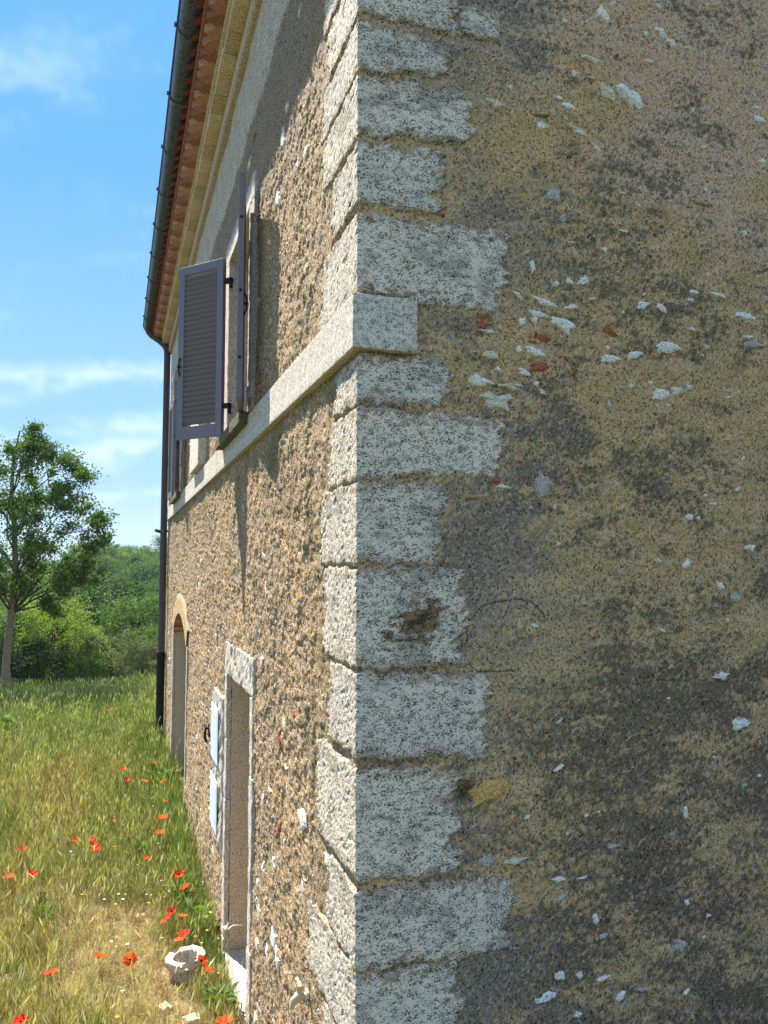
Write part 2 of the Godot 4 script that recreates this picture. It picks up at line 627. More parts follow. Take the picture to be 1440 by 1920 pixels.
func side_relief(x: float, y: float) -> float:
	var o := 0.008 * na.get_noise_2d(x * 1.3 + 12.0, y * 1.3) + 0.0050 * na.get_noise_2d(x * 11.0, y * 12.0) + 0.0030 * nb.get_noise_2d(x * 42.0, y * 42.0)
	var patch := exp(-pow(((x - 0.74) * (x - 0.74) + (y - 2.8) * (y - 2.8)) / 0.075, 2.0))
	o = lerpf(o, 0.005 + 0.002 * nb.get_noise_2d(x * 12.0, y * 12.0), patch)
	# hole beside the loose yellow stone, broken-out spots among the bare stones
	o -= 0.07 * smoothstep(0.045, 0.028, Vector2((x - 0.452) * 0.9, (y - 2.205) * 0.9).length())
	o -= 0.020 * smoothstep(0.05, 0.03, Vector2((x - 0.556), (y - 4.14) * 1.4).length())
	o -= 0.016 * smoothstep(0.06, 0.03, Vector2((x - 0.83) * 0.7, (y - 4.09) * 1.6).length())
	return o * smoothstep(0.0, 0.05, x) - 0.004


func side_tint(x: float, y: float) -> Color:
	var h := y - EYE
	var n1 := na.get_noise_2d(x * 1.1 + 3.0, h * 1.7 + 8.0)
	var n2 := na.get_noise_2d(x * 4.2 + 21.0, h * 6.5)
	var n3 := nb.get_noise_2d(x * 19.0, h * 24.0)
	var n4 := nb.get_noise_2d(x * 52.0, h * 58.0)
	var c := lin(222, 182, 130).lerp(lin(194, 160, 116), clampf(0.5 + 0.9 * n2, 0.0, 1.0))
	# reddish fresh coat high up, away from the corner
	var red := smoothstep(0.0, 0.45, (h - 1.7) * 0.55 + (x - 1.0) * 0.30 + n1 * 0.5 + n3 * 0.12)
	c = c.lerp(lin(220, 180, 148), red)
	red = smoothstep(0.15, 0.4, 0.35 - absf(h + 1.45) * 0.9 - absf(x - 1.6) * 0.25 + n1 * 0.5 + n3 * 0.15)
	c = c.lerp(lin(188, 142, 108), red * 0.8)
	# ochre streaks
	c = c.lerp(lin(220, 180, 116), smoothstep(0.2, 0.6, n2 + 0.35 * n3 - 0.25 * n1) * 0.6)
	# dark lichen and soot, in patches drawn out sideways low down
	var low := clampf((0.9 - h) * 0.16, -0.15, 0.42)
	var dark := n1 * 0.75 + 0.5 * na.get_noise_2d(x * 0.55 + 60.0, h * 0.9) + na.get_noise_2d(x * 3.4 + 31.0, h * 8.0 + 2.0) * 0.85 + n3 * 0.40 + n4 * 0.34 + low
	var patch := exp(-pow(((x - 0.78) * (x - 0.78) + (h + 0.22) * (h + 0.22)) / 0.11, 2.0))
	dark -= 0.45 * patch
	c = c.lerp(lin(106, 96, 78), smoothstep(-0.02, 0.46, dark) * 0.80)
	c = c.lerp(lin(176, 160, 124), patch * 0.6 * clampf(0.7 + n2, 0.0, 1.0))
	# grey wash by the quoins
	c = c.lerp(lin(152, 142, 126), smoothstep(0.1, 0.5, 0.5 - absf(x - 0.55) * 1.1 + n1 * 0.5 + n3 * 0.2 - smoothstep(0.9, 1.6, x)) * 0.55)
	c = c.lerp(lin(216, 208, 192), smoothstep(0.66, 0.85, n4) * 0.45)
	return c


func build_house() -> void:
	house = thing("farmhouse", "old two-storey stone farmhouse with flaking ochre render and pale corner quoins", "house")
	build_walls()
	build_quoins()
	build_string_course()
	build_openings()
	build_shutters()
	build_eaves()


func build_walls() -> void:
	var yes := func(_u: float, _v: float) -> bool: return true
	# sunny front
	var ss := axis_steps([[0.0, 2.4, 0.0115], [2.4, 5.0, 0.02], [5.0, LEN, 0.04]], [2.42, 3.55, 2.6, 3.65, 7.35, 9.75, 8.6, 9.65])
	var ys := axis_steps([[-0.6, EAVE, 0.0105]], [2.24, WIN_Y0, WIN_Y1])
	var keep := func(s: float, y: float) -> bool: return not in_opening(s, y)
	var at := func(s: float, y: float) -> Vector3: return front(s, y, front_relief(s, y))
	var fw := part("front_wall", sheet(ss, ys, at, front_tint, keep, true, 1.0), M.rubble_coat, house)
	fw.set_meta("label", "sunlit rubble-textured ochre front wall")
	# shaded side
	var xs := axis_steps([[0.0, 2.5, 0.009], [2.5, DEPTH, 0.1]], [])
	ys = axis_steps([[-0.6, 0.5, 0.1], [0.5, 5.95, 0.009], [5.95, EAVE, 0.1]], [])
	var at2 := func(x: float, y: float) -> Vector3: return Vector3(x, y, side_relief(x, y))
	var sw := part("side_wall", sheet(xs, ys, at2, side_tint, yes, false, 1.0), M.render_coat, house)
	sw.set_meta("label", "shaded lichen-stained side wall with bare stones")
	# gable above it, the two walls behind
	var v := PackedVector3Array([Vector3(0, EAVE, 0), Vector3(DEPTH, EAVE, 0), Vector3(DEPTH / 2, EAVE + 1.4, 0), Vector3(0, EAVE, -LEN), Vector3(DEPTH, EAVE, -LEN), Vector3(DEPTH / 2, EAVE + 1.4, -LEN)])
	part("gable", mesh_of(v, PackedInt32Array([0, 1, 2, 4, 3, 5])), M.reveal_plaster, house)
	part("back_wall", block(Vector3(DEPTH - 0.4, -0.6, -LEN), Vector3(DEPTH, EAVE, -0.02), 0.01), M.reveal_plaster, house)
	part("end_wall", block(Vector3(0.0, -4.0, -LEN - 0.02), Vector3(DEPTH - 0.41, EAVE, -LEN + 0.4), 0.01), M.reveal_plaster, house)
	# bare stones that show through the coat
	var shapes: Array[ArrayMesh] = []
	for k in 14:
		shapes.append(flake_mesh(k))
	for i in range(0, SIDE_STONES.size(), 6):
		var x: float = SIDE_STONES[i] * 0.001
		var y: float = SIDE_STONES[i + 1] * 0.001 + EYE
		var w: float = SIDE_STONES[i + 2] * 0.001
		var h: float = SIDE_STONES[i + 3] * 0.001
		var b := Basis(Vector3(0, 0, 1), -deg_to_rad(SIDE_STONES[i + 4])) * Basis.from_scale(Vector3(w * 0.66, h * 0.74, 0.010 + 0.12 * minf(w, h)))
		b = Basis(Vector3(rng.randf() - 0.5, rng.randf() - 0.5, 0).normalized(), 0.16) * b
		part("stone", shapes[rng.randi() % 14], M["flake_%d" % SIDE_STONES[i + 5]], sw, Transform3D(b, Vector3(x, y, side_relief(x, y) + 0.001)))
	for i in 60:
		var x := rng.randf_range(0.72, 2.4)
		var y := rng.randf_range(1.0, 5.8)
		var w := rng.randf_range(0.010, 0.030)
		var b := Basis(Vector3(0, 0, 1), rng.randf_range(-0.7, 0.7)) * Basis.from_scale(Vector3(w, w * rng.randf_range(0.35, 0.8), 0.008))
		part("stone", shapes[rng.randi() % 14], M["flake_%d" % [0, 0, 1, 2, 3][rng.randi() % 5]], sw, Transform3D(b, Vector3(x, y, side_relief(x, y) - 0.001)))
	# hairline cracks in the coat: thin dark strips, the shade of their gaps painted on
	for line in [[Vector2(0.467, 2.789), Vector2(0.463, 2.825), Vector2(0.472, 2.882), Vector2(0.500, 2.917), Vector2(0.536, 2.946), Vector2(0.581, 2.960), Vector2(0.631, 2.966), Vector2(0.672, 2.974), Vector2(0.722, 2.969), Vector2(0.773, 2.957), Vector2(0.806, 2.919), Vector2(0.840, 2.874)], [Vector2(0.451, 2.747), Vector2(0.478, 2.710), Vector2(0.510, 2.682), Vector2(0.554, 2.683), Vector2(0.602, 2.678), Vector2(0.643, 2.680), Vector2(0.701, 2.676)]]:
		part("crack", crack_mesh(line), M.crack_shade, sw)
	var made := 0
	while made < 150:
		var s := rng.randf_range(0.45, 11.0) if made % 3 else rng.randf_range(0.5, 3.2)
		var y := rng.randf_range(0.1, 3.7) if made % 4 else rng.randf_range(4.4, 6.3)
		if y > 2.4 and y < 3.7 and rng.randf() < 0.65:
			continue
		if in_opening(s, y) or in_opening(s + 0.25, y) or in_opening(s - 0.25, y) or s < 0.85 and made % 2:
			continue
		made += 1
		var w := rng.randf_range(0.02, 0.10)
		var b := Basis(Vector3(0, 1, 0), -PI / 2) * Basis(Vector3(0, 0, 1), rng.randf_range(-0.6, 0.6)) * Basis.from_scale(Vector3(w, w * rng.randf_range(0.35, 0.9), 0.008))
		part("stone", shapes[rng.randi() % 14], M["flake_%d" % [0, 0, 0, 1, 1, 2, 4][rng.randi() % 7]], fw, Transform3D(b, front(s, y, front_relief(s, y) + 0.001)))


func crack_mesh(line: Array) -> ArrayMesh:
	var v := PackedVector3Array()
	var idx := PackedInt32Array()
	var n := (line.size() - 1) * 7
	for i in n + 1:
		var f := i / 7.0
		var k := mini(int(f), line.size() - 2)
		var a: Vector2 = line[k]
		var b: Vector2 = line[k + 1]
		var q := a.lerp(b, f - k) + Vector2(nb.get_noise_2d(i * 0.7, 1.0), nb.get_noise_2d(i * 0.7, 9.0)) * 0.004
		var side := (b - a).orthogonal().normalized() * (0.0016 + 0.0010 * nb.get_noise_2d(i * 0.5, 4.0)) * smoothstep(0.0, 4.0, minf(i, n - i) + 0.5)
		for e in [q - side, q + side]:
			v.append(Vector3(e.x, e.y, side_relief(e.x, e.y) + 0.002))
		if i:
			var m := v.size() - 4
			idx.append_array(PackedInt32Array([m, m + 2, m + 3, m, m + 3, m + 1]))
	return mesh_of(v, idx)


# an irregular bare stone of half-size 1 in x and y, facing +z
func flake_mesh(k: int) -> ArrayMesh:
	var r := RandomNumberGenerator.new()
	r.seed = 900 + k
	var n := 13
	var v := PackedVector3Array([Vector3(0.1, 0.05, 0.62)])
	var rad := PackedFloat32Array()
	for i in n:
		var a := TAU * i / n
		rad.append(0.70 + 0.55 * na.get_noise_2d(cos(a) * 1.1 + k * 7.0, sin(a) * 1.1) + r.randf_range(-0.20, 0.20))
	for ring in 3:
		for i in n:
			var a := TAU * i / n
			var q: float = rad[i] * [0.5, 0.86, 1.2][ring]
			v.append(Vector3(cos(a) * q, sin(a) * q, [0.52 + r.randf_range(-0.16, 0.16), 0.30 + r.randf_range(-0.14, 0.14), -0.9][ring]))
	var idx := PackedInt32Array()
	for i in n:
		var j := (i + 1) % n
		idx.append_array(PackedInt32Array([0, 1 + i, 1 + j]))
		for ring in 2:
			var a := 1 + ring * n
			idx.append_array(PackedInt32Array([a + i, a + n + i, a + n + j, a + i, a + n + j, a + j]))
	return mesh_of(v, idx)


# corner stones: low and high edge at the corner, low and high edge at the far right end, width on the side wall, width on the front wall
var QUOINS := [
	[2.280, 2.516, 2.280, 2.542, 0.442, 0.47], [2.028, 2.243, 2.087, 2.225, 0.380, 0.58], [1.761, 2.010, 1.812, 2.026, 0.508, 0.56],
	[1.470, 1.731, 1.475, 1.746, 0.345, 0.40], [1.105, 1.430, 1.080, 1.444, 0.647, 0.58], [0.654, 0.845, 0.665, 0.866, 0.376, 0.34],
	[0.355, 0.632, 0.393, 0.619, 0.632, 0.42], [0.023, 0.336, 0.013, 0.349, 0.356, 0.55], [-0.385, -0.000, -0.385, -0.000, 0.449, 0.50],
	[-0.724, -0.404, -0.757, -0.438, 0.533, 0.42], [-1.180, -0.772, -1.200, -0.796, 0.412, 0.60], [-1.504, -1.221, -1.526, -1.237, 0.657, 0.40],
	[-1.828, -1.519, -1.872, -1.545, 0.429, 0.74], [-2.16, -1.85, -2.16, -1.89, 0.60, 0.50], [-2.5, -2.18, -2.5, -2.18, 0.42, 0.62],
	[-2.85, -2.52, -2.85, -2.52, 0.62, 0.44], [2.55, 2.83, 2.57, 2.84, 0.36, 0.55], [2.86, 3.18, 2.87, 3.18, 0.60, 0.42], [3.21, 3.52, 3.21, 3.52, 0.42, 0.58], [3.55, 3.98, 3.55, 3.98, 0.6, 0.42]]


func build_quoins() -> void:
	for k in QUOINS.size():
		part("quoin_stone", quoin_mesh(k, QUOINS[k]), M.travertine, house)
	# the short stone beside the second quoin from the top of the picture
	part("quoin_stone", side_stone_mesh(0.462, 0.645, 2.30 + EYE, 2.43 + EYE, 77), M.travertine, house)


func corner_place(u: float, y: float, f: float) -> Vector3:
	# u < 0 runs back along the front wall, u > 0 along the side wall; f is how far the face stands out
	var r := 0.010
	if u < -r:
		return Vector3(-f, y, u)
	if u > r:
		return Vector3(u, y, f)
	var a := (u / r + 1.0) * PI / 4.0
	var c := Vector2(r * 0.9, -r * 0.9)
	return Vector3(c.x - cos(a) * (r * 0.9 + f), y, c.y + sin(a) * (r * 0.9 + f))


func stone_face(u: float, y: float, d: float, k: int) -> float:
	var f := clampf(d * 1.3 + 0.003, -0.022, 0.0050)
	f += 0.0012 * nb.get_noise_2d(u * 55.0 + k * 9.0, y * 90.0) + 0.001 * na.get_noise_2d(u * 7.0 + k * 3.0, y * 7.0)
	var p := na.get_noise_2d(u * 9.0 + k * 17.0, y * 30.0 + k * 5.0) + 0.5 * na.get_noise_2d(u * 24.0 + k, y * 70.0)
	f -= 0.006 * smoothstep(0.50, 0.66, p)
	if u < 0.0:
		f += 0.0014 * nb.get_noise_2d(u * 44.0 + k, y * 50.0)
	return f


func stone_tint(u: float, y: float, d: float, k: int) -> Color:
	var n1 := na.get_noise_2d(u * 3.0 + k * 11.0, y * 4.0)
	var n2 := nb.get_noise_2d(u * 15.0 + k, y * 26.0)
	var n3 := na.get_noise_2d(u * 6.0 + k * 3.0, y * 26.0)
	var c := lin(242, 230, 212).lerp(lin(250, 239, 222), clampf(0.5 + n1, 0.0, 1.0))
	c = c.lerp([lin(224, 214, 198), lin(212, 204, 192), lin(232, 219, 198), lin(218, 208, 192)][k % 4], clampf(0.5 + 0.6 * n1 + 0.15 * n2, 0.0, 1.0))
	c = c.lerp(lin(150, 144, 132), smoothstep(0.1, 0.55, n1 * 0.9 + n3 * 0.25 + n2 * 0.15 + 0.12 * (k % 3 - 1)) * 0.55)
	c = c.lerp(lin(96, 92, 86), smoothstep(0.42, 0.70, n3 * 0.8 + n2 * 0.35 - n1 * 0.3) * 0.6)
	# lichen and mortar smears along the broken edge
	c = c.lerp(lin(170, 148, 116), smoothstep(0.022, 0.004, d + 0.03 * n2 + 0.02 * n1) * 0.75)
	if k == 8:
		var e := Vector2((u - 0.25) * 0.62, y - 2.885 - (u - 0.25) * 0.25).length() + 0.035 * n2 + 0.05 * n3
		c = c.lerp(lin(150, 128, 96).lerp(lin(92, 82, 62), clampf(0.5 + 1.2 * n2, 0.0, 1.0)), smoothstep(0.085, 0.055, e))
	return c


func quoin_mesh(k: int, q: Array) -> ArrayMesh:
	var lo_c: float = q[0] + EYE
	var hi_c: float = q[1] + EYE
	var lo_e: float = q[2] + EYE
	var hi_e: float = q[3] + EYE
	var tw: float = q[4]
	var sw: float = q[5]
	var gap := func(u: float, y: float) -> float:
		var t := clampf(u / tw, 0.0, 1.0)
		var a := nb.get_noise_2d(u * 7.0 + k * 5.0, 3.0 + k) * 0.010 + nb.get_noise_2d(u * 30.0 + k, y * 12.0) * 0.006
		var b := nb.get_noise_2d(u * 7.0 + k * 5.0, 33.0 + k) * 0.010 + nb.get_noise_2d(u * 30.0 + k, 45.0 + y * 12.0) * 0.006
		var e := nb.get_noise_2d(y * 7.0, k * 3.0) * 0.034 + nb.get_noise_2d(y * 28.0, 5.0 + k + u * 9.0) * 0.016 + nb.get_noise_2d(y * 70.0, 5.0 + k + u * 30.0) * 0.009
		var lo := lerpf(lo_c, lo_e, t) - 0.001 + a
		var hi := lerpf(hi_c, hi_e, t) + 0.001 + b
		return minf(minf(y - lo, hi - y), minf(u + sw + e, tw - u - e))
	var us := axis_steps([[-sw - 0.05, -0.012, 0.012], [-0.012, 0.012, 0.004], [0.012, tw + 0.05, 0.0085]], [])
	var ys := axis_steps([[minf(lo_c, lo_e) - 0.03, maxf(hi_c, hi_e) + 0.03, 0.0075]], [])
	var at := func(u: float, y: float) -> Vector3: return corner_place(u, y, stone_face(u, y, gap.call(u, y), k))
	var tint := func(u: float, y: float) -> Color: return stone_tint(u, y, gap.call(u, y), k)
	var keep := func(u: float, y: float) -> bool: return gap.call(u, y) > -0.03
	return sheet(us, ys, at, tint, keep, false, 1.0)


func side_stone_mesh(x0: float, x1: float, y0: float, y1: float, k: int) -> ArrayMesh:
	var gap := func(u: float, y: float) -> float:
		return minf(minf(u - x0, x1 - u), minf(y - y0, y1 - y)) + 0.010 * nb.get_noise_2d(u * 20.0, y * 20.0) + 0.006 * nb.get_noise_2d(u * 60.0, y * 60.0)
	var us := axis_steps([[x0 - 0.03, x1 + 0.03, 0.0085]], [])
	var ys := axis_steps([[y0 - 0.03, y1 + 0.03, 0.0085]], [])
	var at := func(u: float, y: float) -> Vector3: return corner_place(u, y, stone_face(u, y, gap.call(u, y), k))
	var tint := func(u: float, y: float) -> Color: return stone_tint(u, y, gap.call(u, y), k)
	var keep := func(u: float, y: float) -> bool: return gap.call(u, y) > -0.03
	return sheet(us, ys, at, tint, keep, false, 1.0)


func build_string_course() -> void:
	# one band of stones along the front, turning the corner and ending in a square block
	var y0 := 0.866 + EYE
	var y1 := 1.088 + EYE
	var p := 0.032
	var cuts := [-p, 1.9, 4.3, 6.6, 8.8, LEN]
	for i in cuts.size() - 1:
		var b := front_block(cuts[i] + (0.0 if i == 0 else 0.004), cuts[i + 1] - 0.004, y0, y1, -0.05, p, 0.007, 0.03 if i < 2 else 0.08, 0.003)
		part("string_course_stone", b, M.dressed_stone, house)
	part("string_course_stone", block(Vector3(-p + 0.001, y0 + 0.001, -0.05), Vector3(0.242, y1 - 0.001, p + 0.002), 0.007, 0.02, 0.003), M.dressed_stone, house)


func build_openings() -> void:
	# door
	var jy := [-0.6, 0.16, 0.62, 1.24, 1.72, 2.238]
	for i in jy.size() - 1:
		part("jamb_stone", front_block(2.31 - 0.03 * (i % 2), 2.42, jy[i] + 0.003, jy[i + 1] - 0.003, -0.03, 0.011 + 0.003 * (i % 2), 0.010, 0.04, 0.008), M.dressed_stone, house)
		part("jamb_stone", front_block(3.55, 3.66 + 0.03 * (i % 2), jy[i] + 0.003, jy[i + 1] - 0.003, -0.03, 0.014 - 0.003 * (i % 2), 0.010, 0.04, 0.008), M.dressed_stone, house)
	part("door_lintel", front_block(2.30, 3.70, 2.242, 2.50, -0.14, 0.012, 0.012, 0.03, 0.014, 9.0), M.dressed_stone, house)
	part("door_reveal", front_block(3.552, 3.66, -0.6, 2.23, -0.9, -0.031, 0.006, 0.06, 0.006), M.reveal_plaster, house)
	part("door_reveal", front_block(2.31, 2.418, -0.6, 2.23, -0.9, -0.031, 0.006), M.reveal_plaster, house)
	part("door_reveal", front_block(2.43, 3.54, 2.25, 2.34, -0.9, -0.142, 0.006), M.reveal_plaster, house)
	part("threshold", front_block(2.423, 3.547, -0.3, 0.075, -0.32, 0.012, 0.014, 0.04, 0.008, 8.0), M.dressed_stone, house)
	part("doorstep", front_block(2.424, 3.546, -0.3, 0.035, -0.9, -0.322, 0.01), M.mossy_stone, house)
	var door := part("door", front_block(2.42, 3.55, 0.04, 2.25, -0.78, -0.74, 0.004), M.old_wood, house)
	for i in 7:
		part("plank", front_block(2.43 + i * 0.159, 2.43 + i * 0.159 + 0.152, 0.05, 2.24, -0.738, -0.715, 0.006), M.old_wood, door)
	part("handle", tube([front(3.4, 1.05, -0.71), front(3.4, 1.05, -0.66), front(3.3, 1.05, -0.65)], [0.012, 0.012, 0.01]), M.iron, door)
	# arched doorway
	for e in [[7.25, 7.352], [9.748, 9.85]]:
		part("arch_jamb", front_block(e[0], e[1], -0.6, 2.1, -0.03, 0.012, 0.008, 0.06, 0.004), M.dressed_stone, house)
		part("arch_reveal", front_block(e[0], e[1], -0.6, 2.1, -0.9, -0.031, 0.006), M.reveal_plaster, house)
	var ring := part("arch", arch_band(0.0, 0.30, 0.006, 0.020), M.arch_plaster, house)
	var n := 34
	for i in n:
		var s0 := lerpf(7.35, 9.75, (i + 0.04) / n)
		var s1 := lerpf(7.35, 9.75, (i + 0.96) / n)
		part("brick", arch_brick(s0, s1), M["red_brick_%d" % (i % 3)] if i % 4 else M.yellow_brick_1, ring)
	var adoor := part("arched_door", front_block(7.36, 9.74, 0.0, 2.45, -0.82, -0.78, 0.004), M.old_wood, house)
	for i in 12:
		part("plank", front_block(7.37 + i * 0.198, 7.37 + i * 0.198 + 0.19, 0.0, 2.44, -0.778, -0.755, 0.006), M.old_wood, adoor)
	# windows
	for w in WINDOWS:
		var far: float = w + WIN_W
		part("window_jamb", front_block(w - 0.22, w, WIN_Y0, WIN_Y1, -0.10, 0.03, 0.008, 0.05, 0.005), M.dressed_stone, house)
		part("window_jamb", front_block(far, far + 0.22, WIN_Y0, WIN_Y1, -0.10, 0.03, 0.008, 0.05, 0.005), M.dressed_stone, house)
		part("window_lintel", front_block(w - 0.22, far + 0.22, WIN_Y1 + 0.001, WIN_Y1 + 0.18, -0.10, 0.031, 0.008, 0.05, 0.005), M.dressed_stone, house)
		part("window_reveal", front_block(far + 0.002, far + 0.2, WIN_Y0, WIN_Y1 + 0.1, -0.55, -0.102, 0.005), M.pink_plaster, house)
		part("window_reveal", front_block(w - 0.2, w - 0.002, WIN_Y0, WIN_Y1 + 0.1, -0.55, -0.102, 0.005), M.pink_plaster, house)
		part("window_reveal", front_block(w, far, WIN_Y1 + 0.003, WIN_Y1 + 0.1, -0.55, -0.102, 0.005), M.pink_plaster, house)
		part("window_sill", front_block(w - 0.07, far + 0.24, WIN_Y0 - 0.085, WIN_Y0 - 0.001, -0.55, 0.095, 0.01, 0.05, 0.006), M.mossy_stone, house)
		var fv := PackedVector3Array()
		var fi := PackedInt32Array()
		for b in [[w, w + 0.06, WIN_Y0, WIN_Y1], [far - 0.06, far, WIN_Y0, WIN_Y1], [w + 0.48, w + 0.57, WIN_Y0 + 0.06, WIN_Y1 - 0.06], [w + 0.06, far - 0.06, WIN_Y0, WIN_Y0 + 0.06], [w + 0.06, far - 0.06, WIN_Y1 - 0.06, WIN_Y1]]:
			add_block(fv, fi, Vector3(0.30, b[2], -b[1]), Vector3(0.35, b[3], -b[0]), 0.005, 10.0)
		var frame := part("window", mesh_of(fv, fi, PackedColorArray(), true), M.old_wood, house)
		part("pane", front_block(w + 0.06, w + 0.48, WIN_Y0 + 0.06, WIN_Y1 - 0.06, -0.33, -0.324, 0.001), M.glass, frame)
		part("pane", front_block(w + 0.57, far - 0.06, WIN_Y0 + 0.06, WIN_Y1 - 0.06, -0.33, -0.324, 0.001), M.glass, frame)
		part("room_wall", front_block(w - 0.2, far + 0.2, WIN_Y0 - 0.1, WIN_Y1 + 0.1, -0.75, -0.7, 0.002), M.old_wood, house)
	# walled-up middle window, white
	part("blind_window", front_block(5.53, 6.52, 4.215, 5.70, -0.02, 0.085, 0.012, 0.08, 0.003), M.pale_tile, house)


func arch_band(inner: float, width: float, o0: float, o1: float) -> ArrayMesh:
	var us := axis_steps([[-0.24, 1.24, 0.02]], [])
	var vs := axis_steps([[0.0, 1.0, 0.125]], [])
	var r := (1.2 * 1.2 + RISE * RISE) / (2.0 * RISE)
	var cy := 2.1 + RISE - r
	var half := asin(1.2 / r)
	var at := func(u: float, v: float) -> Vector3:
		var a := lerpf(-half, half, u)
		var rad := r + inner + width * v + 0.02 * nb.get_noise_2d(u * 20.0, 1.0) * v
		return front(8.55 + sin(a) * rad, cy + cos(a) * rad, lerpf(o1, o0 - 0.02, smoothstep(0.8, 1.0, v)) + 0.001 * nb.get_noise_2d(u * 90.0, v * 20.0))
	var tint := func(_u: float, _v: float) -> Color: return Color.WHITE
	var keep := func(u: float, v: float) -> bool: return u > 0.0 and u < 1.0
	return sheet(us, vs, at, tint, keep, true, 1.0)


func arch_brick(s0: float, s1: float) -> ArrayMesh:
	var t := 0.012
	var v := PackedVector3Array()
	for o in [-0.9, 0.010]:
		for q in [[s0, arch_top(s0) - t * 0.2], [s1, arch_top(s1) - t * 0.2], [s1, arch_top(s1) + 0.12], [s0, arch_top(s0) + 0.12]]:
			v.append(front(q[0], q[1], o))
	return mesh_of(v, PackedInt32Array([4, 6, 5, 4, 7, 6, 0, 1, 2, 0, 2, 3, 0, 5, 1, 0, 4, 5, 1, 6, 2, 1, 5, 6, 2, 7, 3, 2, 6, 7, 3, 4, 0, 3, 7, 4]))


func build_shutters() -> void:
	# [hinge s, direction out of the wall, direction along the wall]
	for w in WINDOWS:
		add_shutter(Vector3(-0.07, 4.215, -(w + 0.02)), Vector3(-0.17, 0, 0.985), 1)
		add_shutter(Vector3(-0.07, 4.215, -(w + WIN_W - 0.02)), Vector3(-0.669, 0, -0.742) if w < 5.0 else Vector3(-0.06, 0, -0.998), -1)


func add_shutter(at: Vector3, along: Vector3, side: int) -> void:
	var w := 0.50
	var h := 1.53
	var th := 0.021
	var x := along.normalized()
	var frame_at := Transform3D(Basis(x, Vector3.UP, x.cross(Vector3.UP)), at)
	var v := PackedVector3Array()
	var idx := PackedInt32Array()
	for b in [[0.0, 0.065, 0.0, h], [w - 0.065, w, 0.0, h], [0.065, w - 0.065, 0.0, 0.105], [0.065, w - 0.065, h - 0.075, h]]:
		add_block(v, idx, Vector3(b[0], b[2], -th), Vector3(b[1], b[3], th), 0.004, 10.0)
	var sh := part("shutter", mesh_of(v, idx, PackedColorArray(), true), M.shutter_paint, house, frame_at)
	sh.set_meta("label", "grey louvred shutter standing open")
	var slat := block(Vector3(0.066, -0.032, -0.0045), Vector3(w - 0.066, 0.032, 0.0045), 0.003)
	var n := 29
	var outer := 1.0 if side > 0 else -1.0
	for i in n:
		var y := lerpf(0.13, h - 0.10, (i + 0.5) / n)
		part("slat", slat, M.shutter_slat, sh, Transform3D(Basis(Vector3.RIGHT, outer * deg_to_rad(38)), Vector3(0, y, 0)))
	var bolt := tube([Vector3(w - 0.002, 0, 0), Vector3(w + 0.008, 0, 0)], [0.011, 0.009], 8)
	for y in [0.27, 0.72, 1.22]:
		part("bolt", bolt, M.iron, sh, Transform3D(Basis.IDENTITY, Vector3(0, y, 0)))
	var hv := PackedVector3Array()
	var hi := PackedInt32Array()
	add_block(hv, hi, Vector3(-0.075, -0.018, -0.012), Vector3(0.03, 0.022, 0.026), 0.003, 10.0)
	add_block(hv, hi, Vector3(-0.08, -0.07, -0.010), Vector3(-0.06, -0.018, 0.012), 0.003, 10.0)
	var hinge := mesh_of(hv, hi, PackedColorArray(), true)
	for y in [0.25, 1.33]:
		part("hinge", hinge, M.iron, sh, Transform3D(Basis.IDENTITY, Vector3(0, y, 0)))
	# a catch on the inner face
	var cv := PackedVector3Array()
	var ci := PackedInt32Array()
	add_tube(cv, ci, [Vector3(w - 0.03, 0.56, -th * 1.0), Vector3(w - 0.03, 0.60, -th * 1.9), Vector3(w - 0.03, 0.68, -th * 1.9), Vector3(w - 0.03, 0.72, -th)], [0.006, 0.007, 0.007, 0.006], 6)
	add_tube(cv, ci, [Vector3(w - 0.03, 0.64, -th), Vector3(w - 0.03, 0.64, -th * 2.6)], [0.01, 0.008], 6)
	part("catch", mesh_of(cv, ci, PackedColorArray(), true), M.iron, sh)


